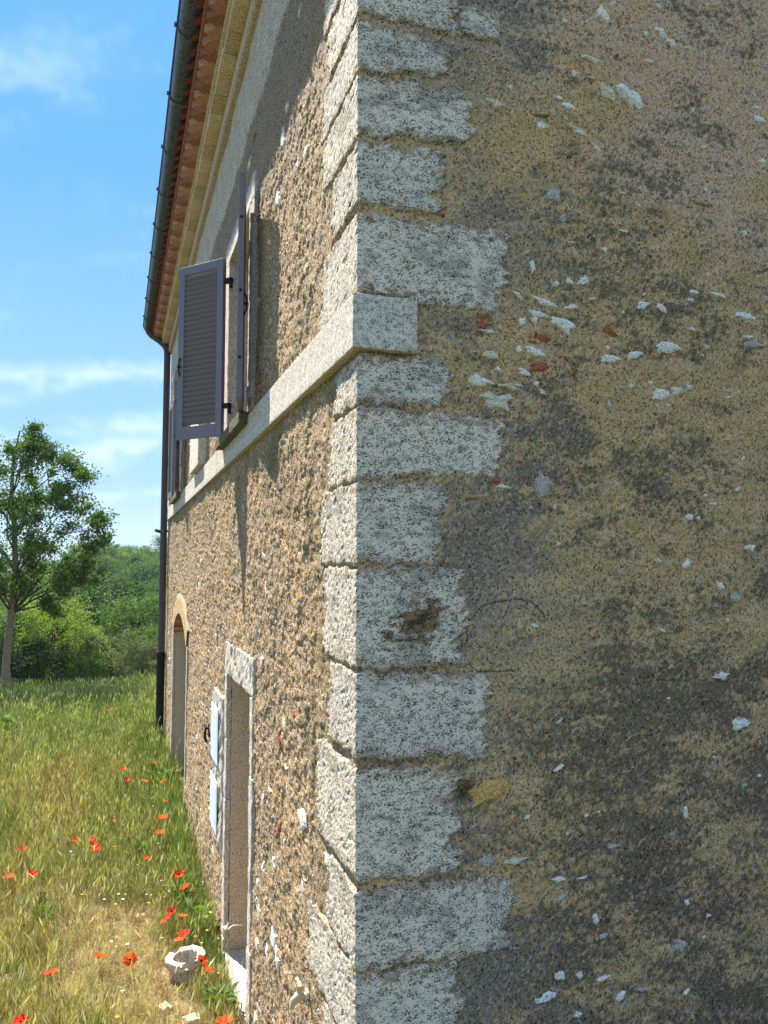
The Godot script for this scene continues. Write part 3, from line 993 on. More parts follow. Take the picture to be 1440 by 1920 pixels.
func build_eaves() -> void:
	var y := EYE
	# stepped cornice, from the wall outward: plaster fillet, pale lip, yellow bricks, pale tiles, saw-tooth bricks, red tiles
	var cor := part("cornice", front_block(0.0, LEN, 3.99 + y, 4.15 + y, -0.05, 0.058, 0.02, 0.4), M.pink_plaster, house)
	part("lip", front_block(0.0, LEN, 4.035 + y, 4.05 + y, 0.0, 0.064, 0.004), M.pale_tile, cor)
	var s := 0.0
	var k := 0
	while s < LEN - 0.05:
		var l := rng.randf_range(0.26, 0.31)
		var e := minf(s + l, LEN)
		part("brick", front_block(s + 0.004, e - 0.004, 4.152 + y + rng.randf_range(-0.003, 0.003), 4.235 + y, -0.05, 0.172 + rng.randf_range(-0.006, 0.006), 0.008, 0.08, 0.004), M["yellow_brick_%d" % (k % 3)], cor)
		s = e
		k += 1
	part("tile_course", front_block(0.0, LEN, 4.236 + y, 4.262 + y, -0.05, 0.192, 0.006, 0.25, 0.004), M.pale_tile, cor)
	s = 0.07
	k = 0
	var tooth := saw_tooth()
	while s < LEN - 0.05:
		part("tooth_brick", tooth, M["red_brick_%d" % ((k * 7) % 3)], cor, Transform3D(Basis(Vector3.UP, rng.randf_range(-0.05, 0.05)), front(s, 4.263 + y, 0.10)))
		s += 0.152
		k += 1
	part("tile_course", front_block(0.0, LEN, 4.331 + y, 4.365 + y, -0.05, 0.345, 0.006), M.red_brick_1, cor)
	part("tile_course", front_block(0.0, LEN, 4.264 + y, 4.33 + y, -0.05, 0.12, 0.004), M.red_brick_1, cor)
	# roof, ridge along the house, tiles in waves
	var us := axis_steps([[-0.40, 4.1, 0.15]], [])
	var vs := axis_steps([[-LEN - 0.25, 0.25, 0.045]], [])
	var keep := func(_u: float, _v: float) -> bool: return true
	var white := func(_u: float, _v: float) -> Color: return Color.WHITE
	var near := func(u: float, v: float) -> Vector3: return Vector3(u, 4.40 + EYE + (u + 0.4) * 0.38 + 0.03 * sin(v * TAU / 0.2) + 0.03, v)
	var farside := func(u: float, v: float) -> Vector3: return Vector3(7.8 - u + 0.001, 4.40 + EYE + (u + 0.4) * 0.38 + 0.03 * sin(v * TAU / 0.2) + 0.03, v)
	part("roof", sheet(us, vs, near, white, keep, true), M.roof_tile, house)
	part("roof", sheet(us, vs, farside, white, keep, false), M.roof_tile, house)
	# gutter
	var gr := 0.088
	var gc := 0.424
	var gy := 4.505 + y
	var gu := axis_steps([[0.0, LEN + 0.12, 0.5]], [])
	var ga := axis_steps([[0.0, 2.0, 0.125]], [])
	var gat := func(s_: float, a: float) -> Vector3:
		# outside half circle, then back along the inside
		var t := a if a < 1.0 else 2.0 - a
		var r := gr if a < 1.0 else gr - 0.004
		return front(s_, gy - sin(t * PI) * r, gc + cos(t * PI) * r)
	var gut := part("gutter", sheet(gu, ga, gat, white, keep, false), M.gutter_metal, house)
	part("rim", tube([front(0, gy, gc + gr + 0.004), front(LEN + 0.12, gy, gc + gr + 0.004)], [0.009, 0.009], 8), M.gutter_metal, gut)
	var ev := PackedVector3Array([front(LEN + 0.12, gy, gc)])
	var ei := PackedInt32Array()
	for i in 17:
		ev.append(front(LEN + 0.12, gy - sin(PI * i / 16.0) * gr, gc + cos(PI * i / 16.0) * gr))
	for i in 16:
		ei.append_array(PackedInt32Array([0, i + 1, i + 2]))
	part("end_cap", mesh_of(ev, ei), M.gutter_metal, gut)
	s = 0.5
	while s < LEN:
		var pts := []
		var rad := []
		for i in 13:
			var t := PI * i / 12.0
			pts.append(front(s, gy - sin(t) * (gr + 0.005), gc + cos(t) * (gr + 0.005)))
			rad.append(0.0055)
		var bv := PackedVector3Array()
		var bi := PackedInt32Array()
		add_tube(bv, bi, pts, rad, 6)
		add_block(bv, bi, front(s, gy, gc + gr) + Vector3(-0.030, -0.012, -0.016), front(s, gy, gc + gr) + Vector3(-0.004, 0.018, 0.016), 0.004, 10.0)
		part("bracket", mesh_of(bv, bi, PackedColorArray(), true), M.gutter_metal, gut)
		s += 0.98
	# downpipe with a swan neck at the far end
	var ps := LEN - 0.10
	var pts := [front(ps, gy - gr + 0.01, gc), front(ps, gy - gr - 0.06, gc - 0.005), front(ps, gy - gr - 0.12, gc - 0.06), front(ps, gy - gr - 0.22, gc - 0.22), front(ps, gy - gr - 0.30, 0.12), front(ps, gy - gr - 0.38, 0.085), front(ps, gy - gr - 0.5, 0.08), front(ps, 1.55, 0.08)]
	var rad := []
	for q in pts:
		rad.append(0.06)
	var dp := part("downpipe", tube(pts, rad, 14), M.pipe_metal, house)
	part("collar", tube([front(ps, 3.76, 0.08), front(ps, 3.80, 0.08)], [0.078, 0.078], 14), M.gutter_metal, dp)
	part("collar", tube([front(ps + 0.05, 3.77, 0.13), front(ps - 0.03, 3.79, 0.22)], [0.03, 0.03], 8), M.gutter_metal, dp)
	part("bracket", tube([front(ps, 3.78, -0.02), front(ps, 3.78, 0.08)], [0.018, 0.018], 8), M.gutter_metal, dp)
	part("foot_pipe", tube([front(ps, -0.2, 0.082), front(ps, 0.05, 0.082), front(ps, 0.12, 0.082), front(ps, 1.45, 0.082), front(ps, 1.50, 0.082), front(ps, 1.6, 0.082)], [0.078, 0.078, 0.070, 0.070, 0.078, 0.078], 14), M.cast_iron, dp)


# one brick of the saw-tooth course: a brick laid on edge at 45 degrees, its corner pointing out
func saw_tooth() -> ArrayMesh:
	var v := PackedVector3Array()
	var idx := PackedInt32Array()
	add_block(v, idx, Vector3(-0.080, 0.0, -0.080), Vector3(0.080, 0.066, 0.080), 0.006, 0.08, 0.003)
	var b := Basis(Vector3.UP, PI / 4)
	for i in v.size():
		v[i] = b * v[i] + Vector3(-0.115, 0, 0)
	return mesh_of(v, idx, PackedColorArray(), true)


# bare stones in the side wall: x, height against the eye, width, height, tilt (mm and degrees), kind of stone
var SIDE_STONES := [
	1173, 2566, 76, 75, 0, 0, 980, 2485, 62, 23, 0, 0, 1510, 2556, 93, 39, 25, 0, 1571, 2517, 75, 34, 20, 0, 1675, 2509, 51, 20, 0, 0, 1424, 2530, 31, 24, 0, 0, 1127, 2323, 92, 28, 10, 0, 1023, 2243, 34, 28, 0, 0,
	1116, 2238, 46, 19, 0, 1, 1438, 2393, 79, 19, 10, 0, 1201, 2185, 105, 61, 35, 1, 1327, 2180, 131, 110, 40, 0, 980, 2076, 78, 32, 0, 0, 939, 2105, 39, 23, 0, 0, 971, 2024, 50, 23, 0, 1, 853, 2005, 76, 20, 0, 6,
	852, 1963, 60, 36, 20, 0, 1048, 1969, 113, 23, 15, 0, 1137, 1910, 51, 19, 30, 0, 1586, 2208, 44, 24, 0, 1, 2093, 2295, 62, 26, 0, 0, 2097, 2241, 75, 36, 0, 0, 904, 1658, 76, 69, -50, 2, 1270, 1726, 76, 14, 0, 0,
	1694, 1751, 95, 30, 8, 3, 1893, 1910, 53, 15, 0, 0, 1271, 1544, 64, 14, 0, 0, 995, 1447, 50, 14, 0, 0, 1168, 1442, 40, 23, 0, 0, 1970, 1632, 40, 25, 0, 0, 771, 1372, 47, 18, -25, 1, 796, 1316, 26, 59, 0, 0,
	978, 1269, 49, 32, 30, 0, 1058, 1284, 61, 37, -40, 0, 910, 1249, 27, 23, 0, 0, 1662, 1304, 62, 22, 0, 0, 1788, 1306, 96, 20, 10, 0, 1636, 1259, 56, 20, 0, 0, 1358, 1202, 82, 33, -20, 0, 1467, 1202, 54, 34, 35, 0,
	1958, 1218, 144, 40, 0, 0, 1092, 1203, 56, 14, 0, 0, 716, 1178, 78, 20, 30, 0, 865, 1160, 133, 27, 15, 0, 986, 1150, 55, 32, 0, 0, 819, 1105, 116, 27, 10, 0, 740, 1061, 47, 36, 0, 0, 960, 1060, 109, 87, 20, 0,
	800, 1074, 32, 32, 0, 0, 839, 1007, 106, 32, 5, 4, 1173, 1066, 85, 47, 0, 4, 1973, 1114, 66, 25, 0, 0, 1637, 1121, 43, 20, 0, 0, 798, 937, 105, 36, 10, 0, 720, 937, 36, 31, 0, 0, 750, 837, 67, 32, 20, 0,
	828, 872, 79, 41, 0, 4, 806, 793, 31, 32, 0, 0, 832, 760, 37, 18, 30, 0, 710, 778, 72, 18, 5, 1, 768, 709, 78, 77, 10, 3, 1178, 937, 85, 33, 0, 0, 1307, 963, 75, 29, -15, 0, 1482, 1015, 108, 48, 0, 0,
	1721, 1045, 38, 20, 0, 0, 1171, 987, 23, 23, 0, 0, 1985, 1078, 112, 30, 0, 2, 1397, 845, 29, 24, 0, 0, 1286, 824, 35, 19, 0, 0, 1445, 794, 77, 48, 0, 0, 1544, 819, 78, 49, 0, 1, 1615, 845, 37, 24, 0, 0,
	1170, 730, 17, 47, -20, 1, 1491, 748, 30, 15, 0, 0, 1685, 338, 31, 15, 0, 0, 1730, 300, 49, 15, 0, 0, 1599, 235, 54, 29, 0, 0, 1644, 231, 30, 20, 0, 0, 901, 105, 26, 18, 0, 0, 1951, 96, 70, 45, 0, 0,
	1571, 19, 66, 29, -30, 0, 1764, -84, 49, 30, 35, 0, 1839, -139, 63, 50, 0, 2, 1429, -276, 35, 14, 20, 0, 1748, -493, 92, 30, 0, 0, 1789, -239, 19, 20, 0, 0, 833, 367, 99, 100, 0, 2, 737, 329, 72, 49, 0, 3,
	883, 263, 16, 23, 0, 0, 1843, -716, 117, 60, 0, 0, 888, -833, 46, 18, -20, 0, 1523, -1088, 23, 58, 0, 0, 1143, -1180, 70, 19, 5, 2, 875, -1282, 61, 18, 0, 0, 990, -1294, 52, 12, 0, 0, 886, -1356, 66, 23, -30, 2,
	1051, -1465, 26, 42, 0, 0, 1518, -1464, 29, 24, 0, 0, 1629, -1537, 29, 15, -20, 0, 1015, -1548, 36, 23, 0, 2, 1086, -1541, 47, 23, -20, 2, 1469, -1637, 73, 48, 0, 2, 1077, -1712, 73, 19, -15, 0, 1502, -1839, 45, 19, -25, 0,
	813, -1747, 84, 41, 0, 0, 1162, -1802, 42, 28, -30, 0, 952, -1835, 41, 18, 0, 0, 867, -1673, 50, 32, 0, 0, 968, -1683, 26, 28, 0, 0, 1289, -1791, 60, 19, 0, 2, 534, 787, 114, 44, 10, 0, 608, 709, 196, 71, 5, 1,
	577, 896, 75, 40, 0, 1, 554, 1031, 75, 49, 0, 4, 586, 1000, 91, 13, 0, 0, 677, 771, 127, 20, 8, 1, 617, 842, 45, 20, 0, 0, 604, 365, 40, 22, 0, 4, 628, 343, 85, 16, 0, 0, 536, 296, 108, 31, 0, 3,
	616, 2018, 109, 27, 20, 1, 695, 2107, 32, 22, 0, 0, 685, 2198, 69, 31, -15, 3, 567, -893, 139, 75, -8, 5, 547, -1174, 52, 49, 0, 2, 658, -1185, 112, 22, 0, 1, 791, 979, 63, 20, 0, 4, 1743, 2031, 26, 15, 0, 0,
	1014, -1042, 24, 14, 0, 0, 1694, -853, 24, 12, 0, 0, 1453, -578, 26, 12, 0, 0,
]


# ------------------------------------------------------------------ things by the house
func build_site_objects() -> void:
	# two notice boards beside the door
	for k in 2:
		var y0: float = [1.43, 0.86][k]
		var y1: float = [1.90, 1.29][k]
		var b := thing("sign_board", ["upper pale notice board fixed to the wall beside the stone doorway", "lower pale notice board fixed to the wall beside the stone doorway"][k], "sign", front(4.1, y0, 0.03), "notice boards by the door")
		var at := Transform3D(Basis.IDENTITY, -front(4.1, y0, 0.03))
		part("board", front_block(3.88, 4.34, y0, y1, 0.034, 0.042, 0.002), M.sign_white, b, at)
		part("print", front_block(3.93, 4.29, y0 + 0.05, y1 - 0.06, 0.0425, 0.0435, 0.0003), M.sign_blue, b, at)
		for q in [y0 + 0.08, y1 - 0.08]:
			part("clip", front_block(4.33, 4.38, q - 0.012, q + 0.012, -0.02, 0.05, 0.003), M.brass, b, at)
	# mortar patch the boards sit on
	var patch := part("mortar_patch", front_block(3.70, 4.40, 0.75, 2.02, -0.02, 0.024, 0.02, 0.03, 0.02, 7.0), M.lime_plaster, house)
	patch.set_meta("label", "pale mortar patch behind the notice boards")
	# iron ring on the wall
	var hk := thing("wall_hook", "small dark iron hook on the ochre wall beyond the notice boards", "hook", front(4.8, 1.55, 0.0))
	part("plate", front_block(-0.03, 0.03, -0.06, 0.06, -0.01, 0.012, 0.003), M.iron, hk)
	part("arm", tube([front(0, 0.02, 0.0), front(0, 0.02, 0.035), front(-0.01, -0.02, 0.045), front(-0.015, -0.08, 0.04), front(-0.015, -0.11, 0.03)], [0.014, 0.014, 0.013, 0.013, 0.009], 8), M.iron, hk)
	# water tap low on the front wall
	var tp := thing("water_tap", "small weathered water tap low on the front wall beside the quoins", "tap", front(0.74, 1.14, 0.0))
	part("pipe", tube([front(0, 0.0, -0.03), front(0, 0.0, 0.035)], [0.013, 0.013], 10), M.brass, tp)
	part("flange", tube([front(0, 0.0, 0.006), front(0, 0.0, 0.016)], [0.027, 0.024], 12), M.concrete, tp)
	part("body", tube([front(0, 0, 0.03), front(0, 0, 0.055), front(-0.002, -0.012, 0.075), front(-0.002, -0.045, 0.082)], [0.018, 0.021, 0.016, 0.013], 10), M.brass, tp)
	part("valve", tube([front(0, 0.0, 0.045), front(0, 0.035, 0.047), front(0, 0.05, 0.047)], [0.014, 0.012, 0.009], 10), M.brass, tp)
	part("handle", tube([front(-0.04, 0.056, 0.047), front(-0.03, 0.058, 0.047), front(0.03, 0.058, 0.047), front(0.04, 0.056, 0.047)], [0.013, 0.007, 0.007, 0.013], 8), M.brass, tp)
	# open concrete pipe end in the grass
	var cp := thing("concrete_pipe", "short upright pale concrete pipe with a worn open rim in the grass", "pipe", Vector3(-0.30, ground_y(-0.30, -3.42) - 0.07, -3.42))
	var us := axis_steps([[0.0, TAU, TAU / 28.0]], [])
	var vs := axis_steps([[0.0, 1.0, 0.04]], [])
	var prof := [[0.118, -0.1], [0.118, 0.13], [0.150, 0.16], [0.152, 0.20], [0.146, 0.212], [0.098, 0.208], [0.088, 0.198], [0.085, 0.03]]
	var at := func(a: float, t: float) -> Vector3:
		var f := t * (prof.size() - 1)
		var i := mini(int(f), prof.size() - 2)
		var r := lerpf(prof[i][0], prof[i + 1][0], f - i) * (1.0 + 0.03 * nb.get_noise_2d(cos(a) * 2.0, sin(a) * 2.0 + t * 3.0))
		return Vector3(cos(a) * r, lerpf(prof[i][1], prof[i + 1][1], f - i) + 0.005 * nb.get_noise_2d(cos(a) * 3.0, sin(a) * 3.0), sin(a) * r)
	var keep := func(_u: float, _v: float) -> bool: return true
	var white := func(_u: float, _v: float) -> Color: return Color.WHITE
	part("ring", sheet(us, vs, at, white, keep, false), M.concrete, cp, Transform3D(Basis(Vector3(0, 0, 1), 0.07), Vector3.ZERO))
	part("earth_fill", tube([Vector3(0, -0.05, 0), Vector3(0, 0.08, 0)], [0.088, 0.08], 16), M.mossy_stone, cp)
	# loose stones on the ground
	var spots := [[-1.58, -3.74, 0.06, "pale loose stone lying in the long grass"], [-0.49, -2.96, 0.05, "rounded loose stone on the trodden earth"], [-0.33, -2.75, 0.06, "flat pale loose stone on the trodden earth"], [-0.62, -4.5, 0.04, "grey loose stone in the dry grass"]]
	for q in spots:
		var st := part("loose_stone", block(Vector3(-1.0, -0.6, -0.8) * q[2], Vector3(1.0, 0.45, 0.8) * q[2], 0.42 * q[2], 0.012, 0.02, 19.0), M.reveal_plaster, self, Transform3D(Basis(Vector3.UP, q[0] * 9.0), Vector3(q[0], ground_y(q[0], q[1]) + 0.02, q[1])))
		tag(st, q[3], "stone")


# ------------------------------------------------------------------ trees
func leaf_mass(clumps: Array, per: int, size: float, seed_: int, shell := 0.55) -> ArrayMesh:
	var r := RandomNumberGenerator.new()
	r.seed = seed_
	var v := PackedVector3Array()
	var idx := PackedInt32Array()
	var col := PackedColorArray()
	for c in clumps:
		var o: Vector3 = c[0]
		var rad: float = c[1]
		var count := int(per * (c[2] if c.size() > 2 else 1.0))
		var tone := r.randf_range(0.78, 1.12)
		# twigs: leaves sit in little sprays
		var sprays := int(count / 9.0)
		for t in sprays:
			var d := Vector3(r.randfn(), r.randfn(), r.randfn()).normalized()
			var q := o + d * rad * pow(r.randf(), shell) * Vector3(1, 0.82, 1)
			var fwd := (d + Vector3(r.randfn(), r.randfn() - 0.2, r.randfn()) * 0.55).normalized()
			for i in 9:
				var p := q + fwd * size * (i * 0.55 - 2.0) + Vector3(r.randfn(), r.randfn(), r.randfn()) * size * 0.55
				var a := (fwd * 0.6 + Vector3(r.randfn(), r.randfn(), r.randfn()) * 0.8).normalized()
				var b := a.cross(Vector3(r.randfn(), r.randfn() + 1.2, r.randfn())).normalized()
				var n := a.cross(b)
				var l := size * r.randf_range(0.7, 1.25)
				var k := v.size()
				v.append_array(PackedVector3Array([p - a * l * 0.5, p + b * l * 0.30 + n * l * 0.06, p + a * l * 0.5 - n * l * 0.05, p - b * l * 0.30 + n * l * 0.06]))
				idx.append_array(PackedInt32Array([k, k + 1, k + 2, k, k + 2, k + 3]))
				var g := tone * r.randf_range(0.72, 1.2)
				var cc := Color(g * r.randf_range(0.88, 1.12), g, g * r.randf_range(0.8, 1.1))
				for j in 4:
					col.append(cc)
	return mesh_of(v, idx, col)


func limb(v: PackedVector3Array, idx: PackedInt32Array, a: Vector3, b: Vector3, ra: float, rb: float, r: RandomNumberGenerator, sides := 7) -> void:
	var pts := []
	var rad := []
	for i in 5:
		var t := i / 4.0
		var wob := Vector3(r.randfn(), r.randfn() * 0.5, r.randfn()) * a.distance_to(b) * 0.05 * sin(t * PI)
		pts.append(a.lerp(b, t) + wob + Vector3.UP * a.distance_to(b) * 0.06 * sin(t * PI))
		rad.append(lerpf(ra, rb, t))
	add_tube(v, idx, pts, rad, sides)


func build_trees() -> void:
	build_big_tree()
	build_woods()


func build_big_tree() -> void:
	var r := RandomNumberGenerator.new()
	r.seed = 77
	var base := Vector3(-3.67, ground_y(-3.67, -20.97) - 0.1, -20.97)
	var t := thing("oak_tree", "tall open oak with a pale lichen-covered trunk at the meadow edge", "tree", base)
	var trunk := [Vector3(-3.67, -0.25, -20.97), Vector3(-3.70, 0.4, -20.97), Vector3(-3.66, 1.1, -20.95), Vector3(-3.60, 1.85, -20.95), Vector3(-3.53, 2.89, -20.92), Vector3(-3.60, 4.09, -20.95), Vector3(-3.71, 5.14, -20.98), Vector3(-3.70, 6.2, -21.0), Vector3(-3.55, 7.0, -20.9)]
	var tv := PackedVector3Array()
	var ti := PackedInt32Array()
	var pts := []
	for p in trunk:
		pts.append(p - base)
	add_tube(tv, ti, pts, [0.15, 0.105, 0.10, 0.095, 0.085, 0.07, 0.055, 0.035, 0.02], 11)
	part("trunk", mesh_of(tv, ti, PackedColorArray(), true), M.bark, t)
	# crown: clumps of leaves round the ends of the limbs: side, height, depth, radius in metres round the trunk's foot
	var cl := [[0.55, 7.05, 0.2, 0.55], [1.15, 6.55, -0.4, 0.55], [0.1, 6.5, 0.5, 0.6], [1.6, 6.0, 0.3, 0.55], [0.7, 5.9, -0.5, 0.6], [-0.1, 5.6, 0.2, 0.62], [2.05, 5.2, -0.2, 0.52], [1.2, 5.1, 0.5, 0.62], [0.5, 4.7, 0.9, 0.62], [2.2, 4.3, 0.2, 0.46], [1.6, 3.95, -0.5, 0.52], [2.05, 3.5, 0.3, 0.40], [0.85, 3.8, -0.8, 0.58], [0.0, 4.1, -0.9, 0.62], [-0.2, 3.35, 0.6, 0.5], [-0.9, 6.3, 0.2, 0.72], [-1.2, 5.0, -0.3, 0.8], [-0.9, 3.7, 0.4, 0.7], [0.4, 3.2, 0.4, 0.36], [1.25, 3.15, 0.6, 0.36], [1.1, 2.6, 0.1, 0.25], [0.6, 7.45, 0.0, 0.3], [-1.9, 5.6, 0.3, 0.7], [-1.8, 4.2, -0.2, 0.7]]
	var clumps := []
	var bv := PackedVector3Array()
	var bi := PackedInt32Array()
	for c in cl:
		var o := Vector3(c[0], c[1] + 0.1, c[2])
		# each clump breaks up into lobes, with gaps between
		for j in 7:
			var d: Vector3 = Vector3(r.randfn(), r.randfn(), r.randfn()).normalized() * c[3] * 0.8
			clumps.append([o + d, c[3] * r.randf_range(0.42, 0.64), 0.5 + c[3]])
		var k := clampi(int((c[1] - 0.9) / 0.95), 3, 7)
		limb(bv, bi, pts[k], o, 0.04 - k * 0.003, 0.010, r)
		limb(bv, bi, o.lerp(pts[k], 0.25), o + Vector3(r.randfn(), 0.4, r.randfn()) * c[3] * 0.6, 0.018, 0.006, r, 5)
	part("limbs", mesh_of(bv, bi, PackedColorArray(), true), M.dark_bark, t)
	part("crown", leaf_mass(clumps, 270, 0.085, 501, 0.75), M.leaf_0, t)


# trees of the wood: [name, label, leaf material, seed, squat]
func tree_kind(k: int) -> Node3D:
	var names := ["leafy_tree", "young_tree", "dark_tree", "evergreen_shrub", "brown_shrub", "round_tree"]
	var r := RandomNumberGenerator.new()
	r.seed = 300 + k * 13
	var t := Node3D.new()
	t.name = names[k]
	# built one metre tall, scaled when placed
	var v := PackedVector3Array()
	var idx := PackedInt32Array()
	var squat := k == 3 or k == 4
	var stem_top := 0.3 if squat else 0.55
	add_tube(v, idx, [Vector3(0, -0.1, 0), Vector3(0.01, 0.1, 0), Vector3(-0.01, stem_top, 0.01), Vector3(0.0, 0.8, 0)], [0.024, 0.02, 0.014, 0.004], 7)
	var clumps := []
	var n := 26
	for i in n:
		var y := lerpf(0.16 if squat else 0.28, 0.9, (i + 0.5) / n)
		var w := (0.40 if squat else 0.33) * sqrt(maxf(0.05, 1.0 - pow((y - 0.5) / 0.52, 2.0)))
		var a := i * 2.4 + r.randf() * 0.8
		var o := Vector3(cos(a) * w * r.randf_range(0.5, 1.0), y, sin(a) * w * r.randf_range(0.5, 1.0))
		clumps.append([o, r.randf_range(0.09, 0.15)])
		if i % 3 == 0:
			limb(v, idx, Vector3(0, minf(y * 0.7, 0.6), 0), o, 0.010, 0.003, r, 5)
	part("trunk", mesh_of(v, idx, PackedColorArray(), true), M.dark_bark, t)
	part("crown", leaf_mass(clumps, 330, 0.021, 600 + k, 0.5), M["leaf_%d" % [0, 1, 2, 3, 4, 5][k]], t)
	return t


func build_woods() -> void:
	var kinds := []
	for k in 6:
		kinds.append(tree_kind(k))
	var kind_words := ["mid-green leafy tree", "light yellow-green young tree", "dark green dense tree", "grey-green evergreen shrub", "brownish half-dry shrub", "fresh green round tree"]
	var place := func(k: int, x: float, z: float, height: float, wide: float, where: String, group: String) -> void:
		var o: Node3D = kinds[k].duplicate()
		o.name = numbered(kinds[k].name)
		add_child(o)
		o.position = Vector3(x, ground_y(x, z) - 0.05, z)
		o.rotation.y = rng.randf() * TAU
		o.scale = Vector3(height * wide, height, height * wide)
		tag(o, kind_words[k] + " " + where, "shrub" if k == 3 or k == 4 else "tree", group)
	# bushes and young trees along the meadow edge: kind, x, z, height, width
	for q in [[1, -2.75, -24.5, 3.5, 1.1], [0, -3.6, -25.5, 3.7, 1.2], [2, -3.1, -23.6, 2.1, 1.3], [1, -2.0, -25.8, 2.9, 1.2], [5, -1.9, -24.0, 1.7, 1.4], [3, -0.95, -24.6, 2.45, 1.25], [3, 0.05, -24.2, 1.8, 1.3], [4, 0.45, -25.2, 2.3, 1.1], [5, 0.9, -26.0, 3.0, 1.2], [0, -4.6, -25.0, 3.4, 1.2], [1, -5.4, -26.0, 3.6, 1.2], [2, -1.3, -27.5, 3.1, 1.2], [0, 1.7, -26.5, 2.8, 1.3], [3, -0.4, -27.0, 2.7, 1.2], [1, 2.6, -27.0, 3.2, 1.3], [0, -6.6, -26.5, 4.0, 1.3]]:
		place.call(q[0], q[1], q[2], q[3], q[4], "at the edge of the meadow", "trees and shrubs along the meadow edge")
	# middle of the valley
	for i in 34:
		var z := -lerpf(30.0, 62.0, (i + rng.randf()) / 34.0)
		var x := z * -0.008 + rng.randf_range(-0.14, 0.11) * -z
		place.call([0, 1, 5, 2, 4, 0, 5, 3][i % 8], x, z, rng.randf_range(4.2, 6.2), rng.randf_range(1.0, 1.3), "in the valley wood", "trees of the valley wood")
	# wooded slope behind
	for i in 90:
		var z := -lerpf(62.0, 140.0, (i + rng.randf()) / 90.0)
		var x := z * -0.008 + rng.randf_range(-0.13, 0.11) * -z
		place.call([0, 5, 2, 0, 1, 5, 0, 2][(i * 5) % 8], x, z, rng.randf_range(5.2, 7.6), rng.randf_range(1.0, 1.35), "on the far wooded slope", "trees of the wooded slope")
	for k in kinds:
		k.free()


# ------------------------------------------------------------------ meadow
func tuft(seed_: int, n: int, h: float, spread: float, lean: float, width: float, heads: bool) -> ArrayMesh:
	var r := RandomNumberGenerator.new()
	r.seed = seed_
	var v := PackedVector3Array()
	var idx := PackedInt32Array()
	var col := PackedColorArray()
	for i in n:
		var a := r.randf() * TAU
		var p := Vector3(cos(a), 0, sin(a)) * spread * sqrt(r.randf())
		var d := Vector3(r.randfn(), 0, r.randfn()) * lean
		var hh := h * r.randf_range(0.45, 1.1)
		var side := Vector3(cos(a + 1.3), 0, sin(a + 1.3)) * width * r.randf_range(0.6, 1.2)
		var k := v.size()
		var m := p + Vector3.UP * hh * 0.55 + d * hh * 0.35
		var tip := p + Vector3.UP * hh * (1.0 - 0.4 * minf(1.0, d.length())) + d * hh
		v.append_array(PackedVector3Array([p - side, p + side, m - side * 0.7, m + side * 0.7, tip]))
		idx.append_array(PackedInt32Array([k, k + 1, k + 3, k, k + 3, k + 2, k + 2, k + 3, k + 4]))
		var g := r.randf_range(0.75, 1.2)
		var c := Color(g * r.randf_range(0.92, 1.1), g, g * r.randf_range(0.85, 1.05))
		for j in 5:
			col.append(c)
		if heads and i % 2 == 0:
			k = v.size()
			var s2 := side.normalized() * 0.007
			var up := (tip - m).normalized() * 0.05
			v.append_array(PackedVector3Array([tip - up, tip - s2, tip + up, tip + s2]))
			idx.append_array(PackedInt32Array([k, k + 1, k + 2, k, k + 2, k + 3]))
			for j in 4:
				col.append(Color(1.0, 0.97, 0.90))
	return mesh_of(v, idx, col)


func scatter(called: String, label: String, category: String, mesh: Mesh, spots: Array, tints: Array) -> void:
	var mm := MultiMesh.new()
	mm.transform_format = MultiMesh.TRANSFORM_3D
	mm.use_colors = true
	mm.mesh = mesh
	mm.instance_count = spots.size()
	for i in spots.size():
		mm.set_instance_transform(i, spots[i])
		mm.set_instance_color(i, tints[i])
	var o := MultiMeshInstance3D.new()
	o.name = numbered(called)
	o.multimesh = mm
	o.material_override = M.blade
	add_child(o)
	tag(o, label, category, "", "stuff")


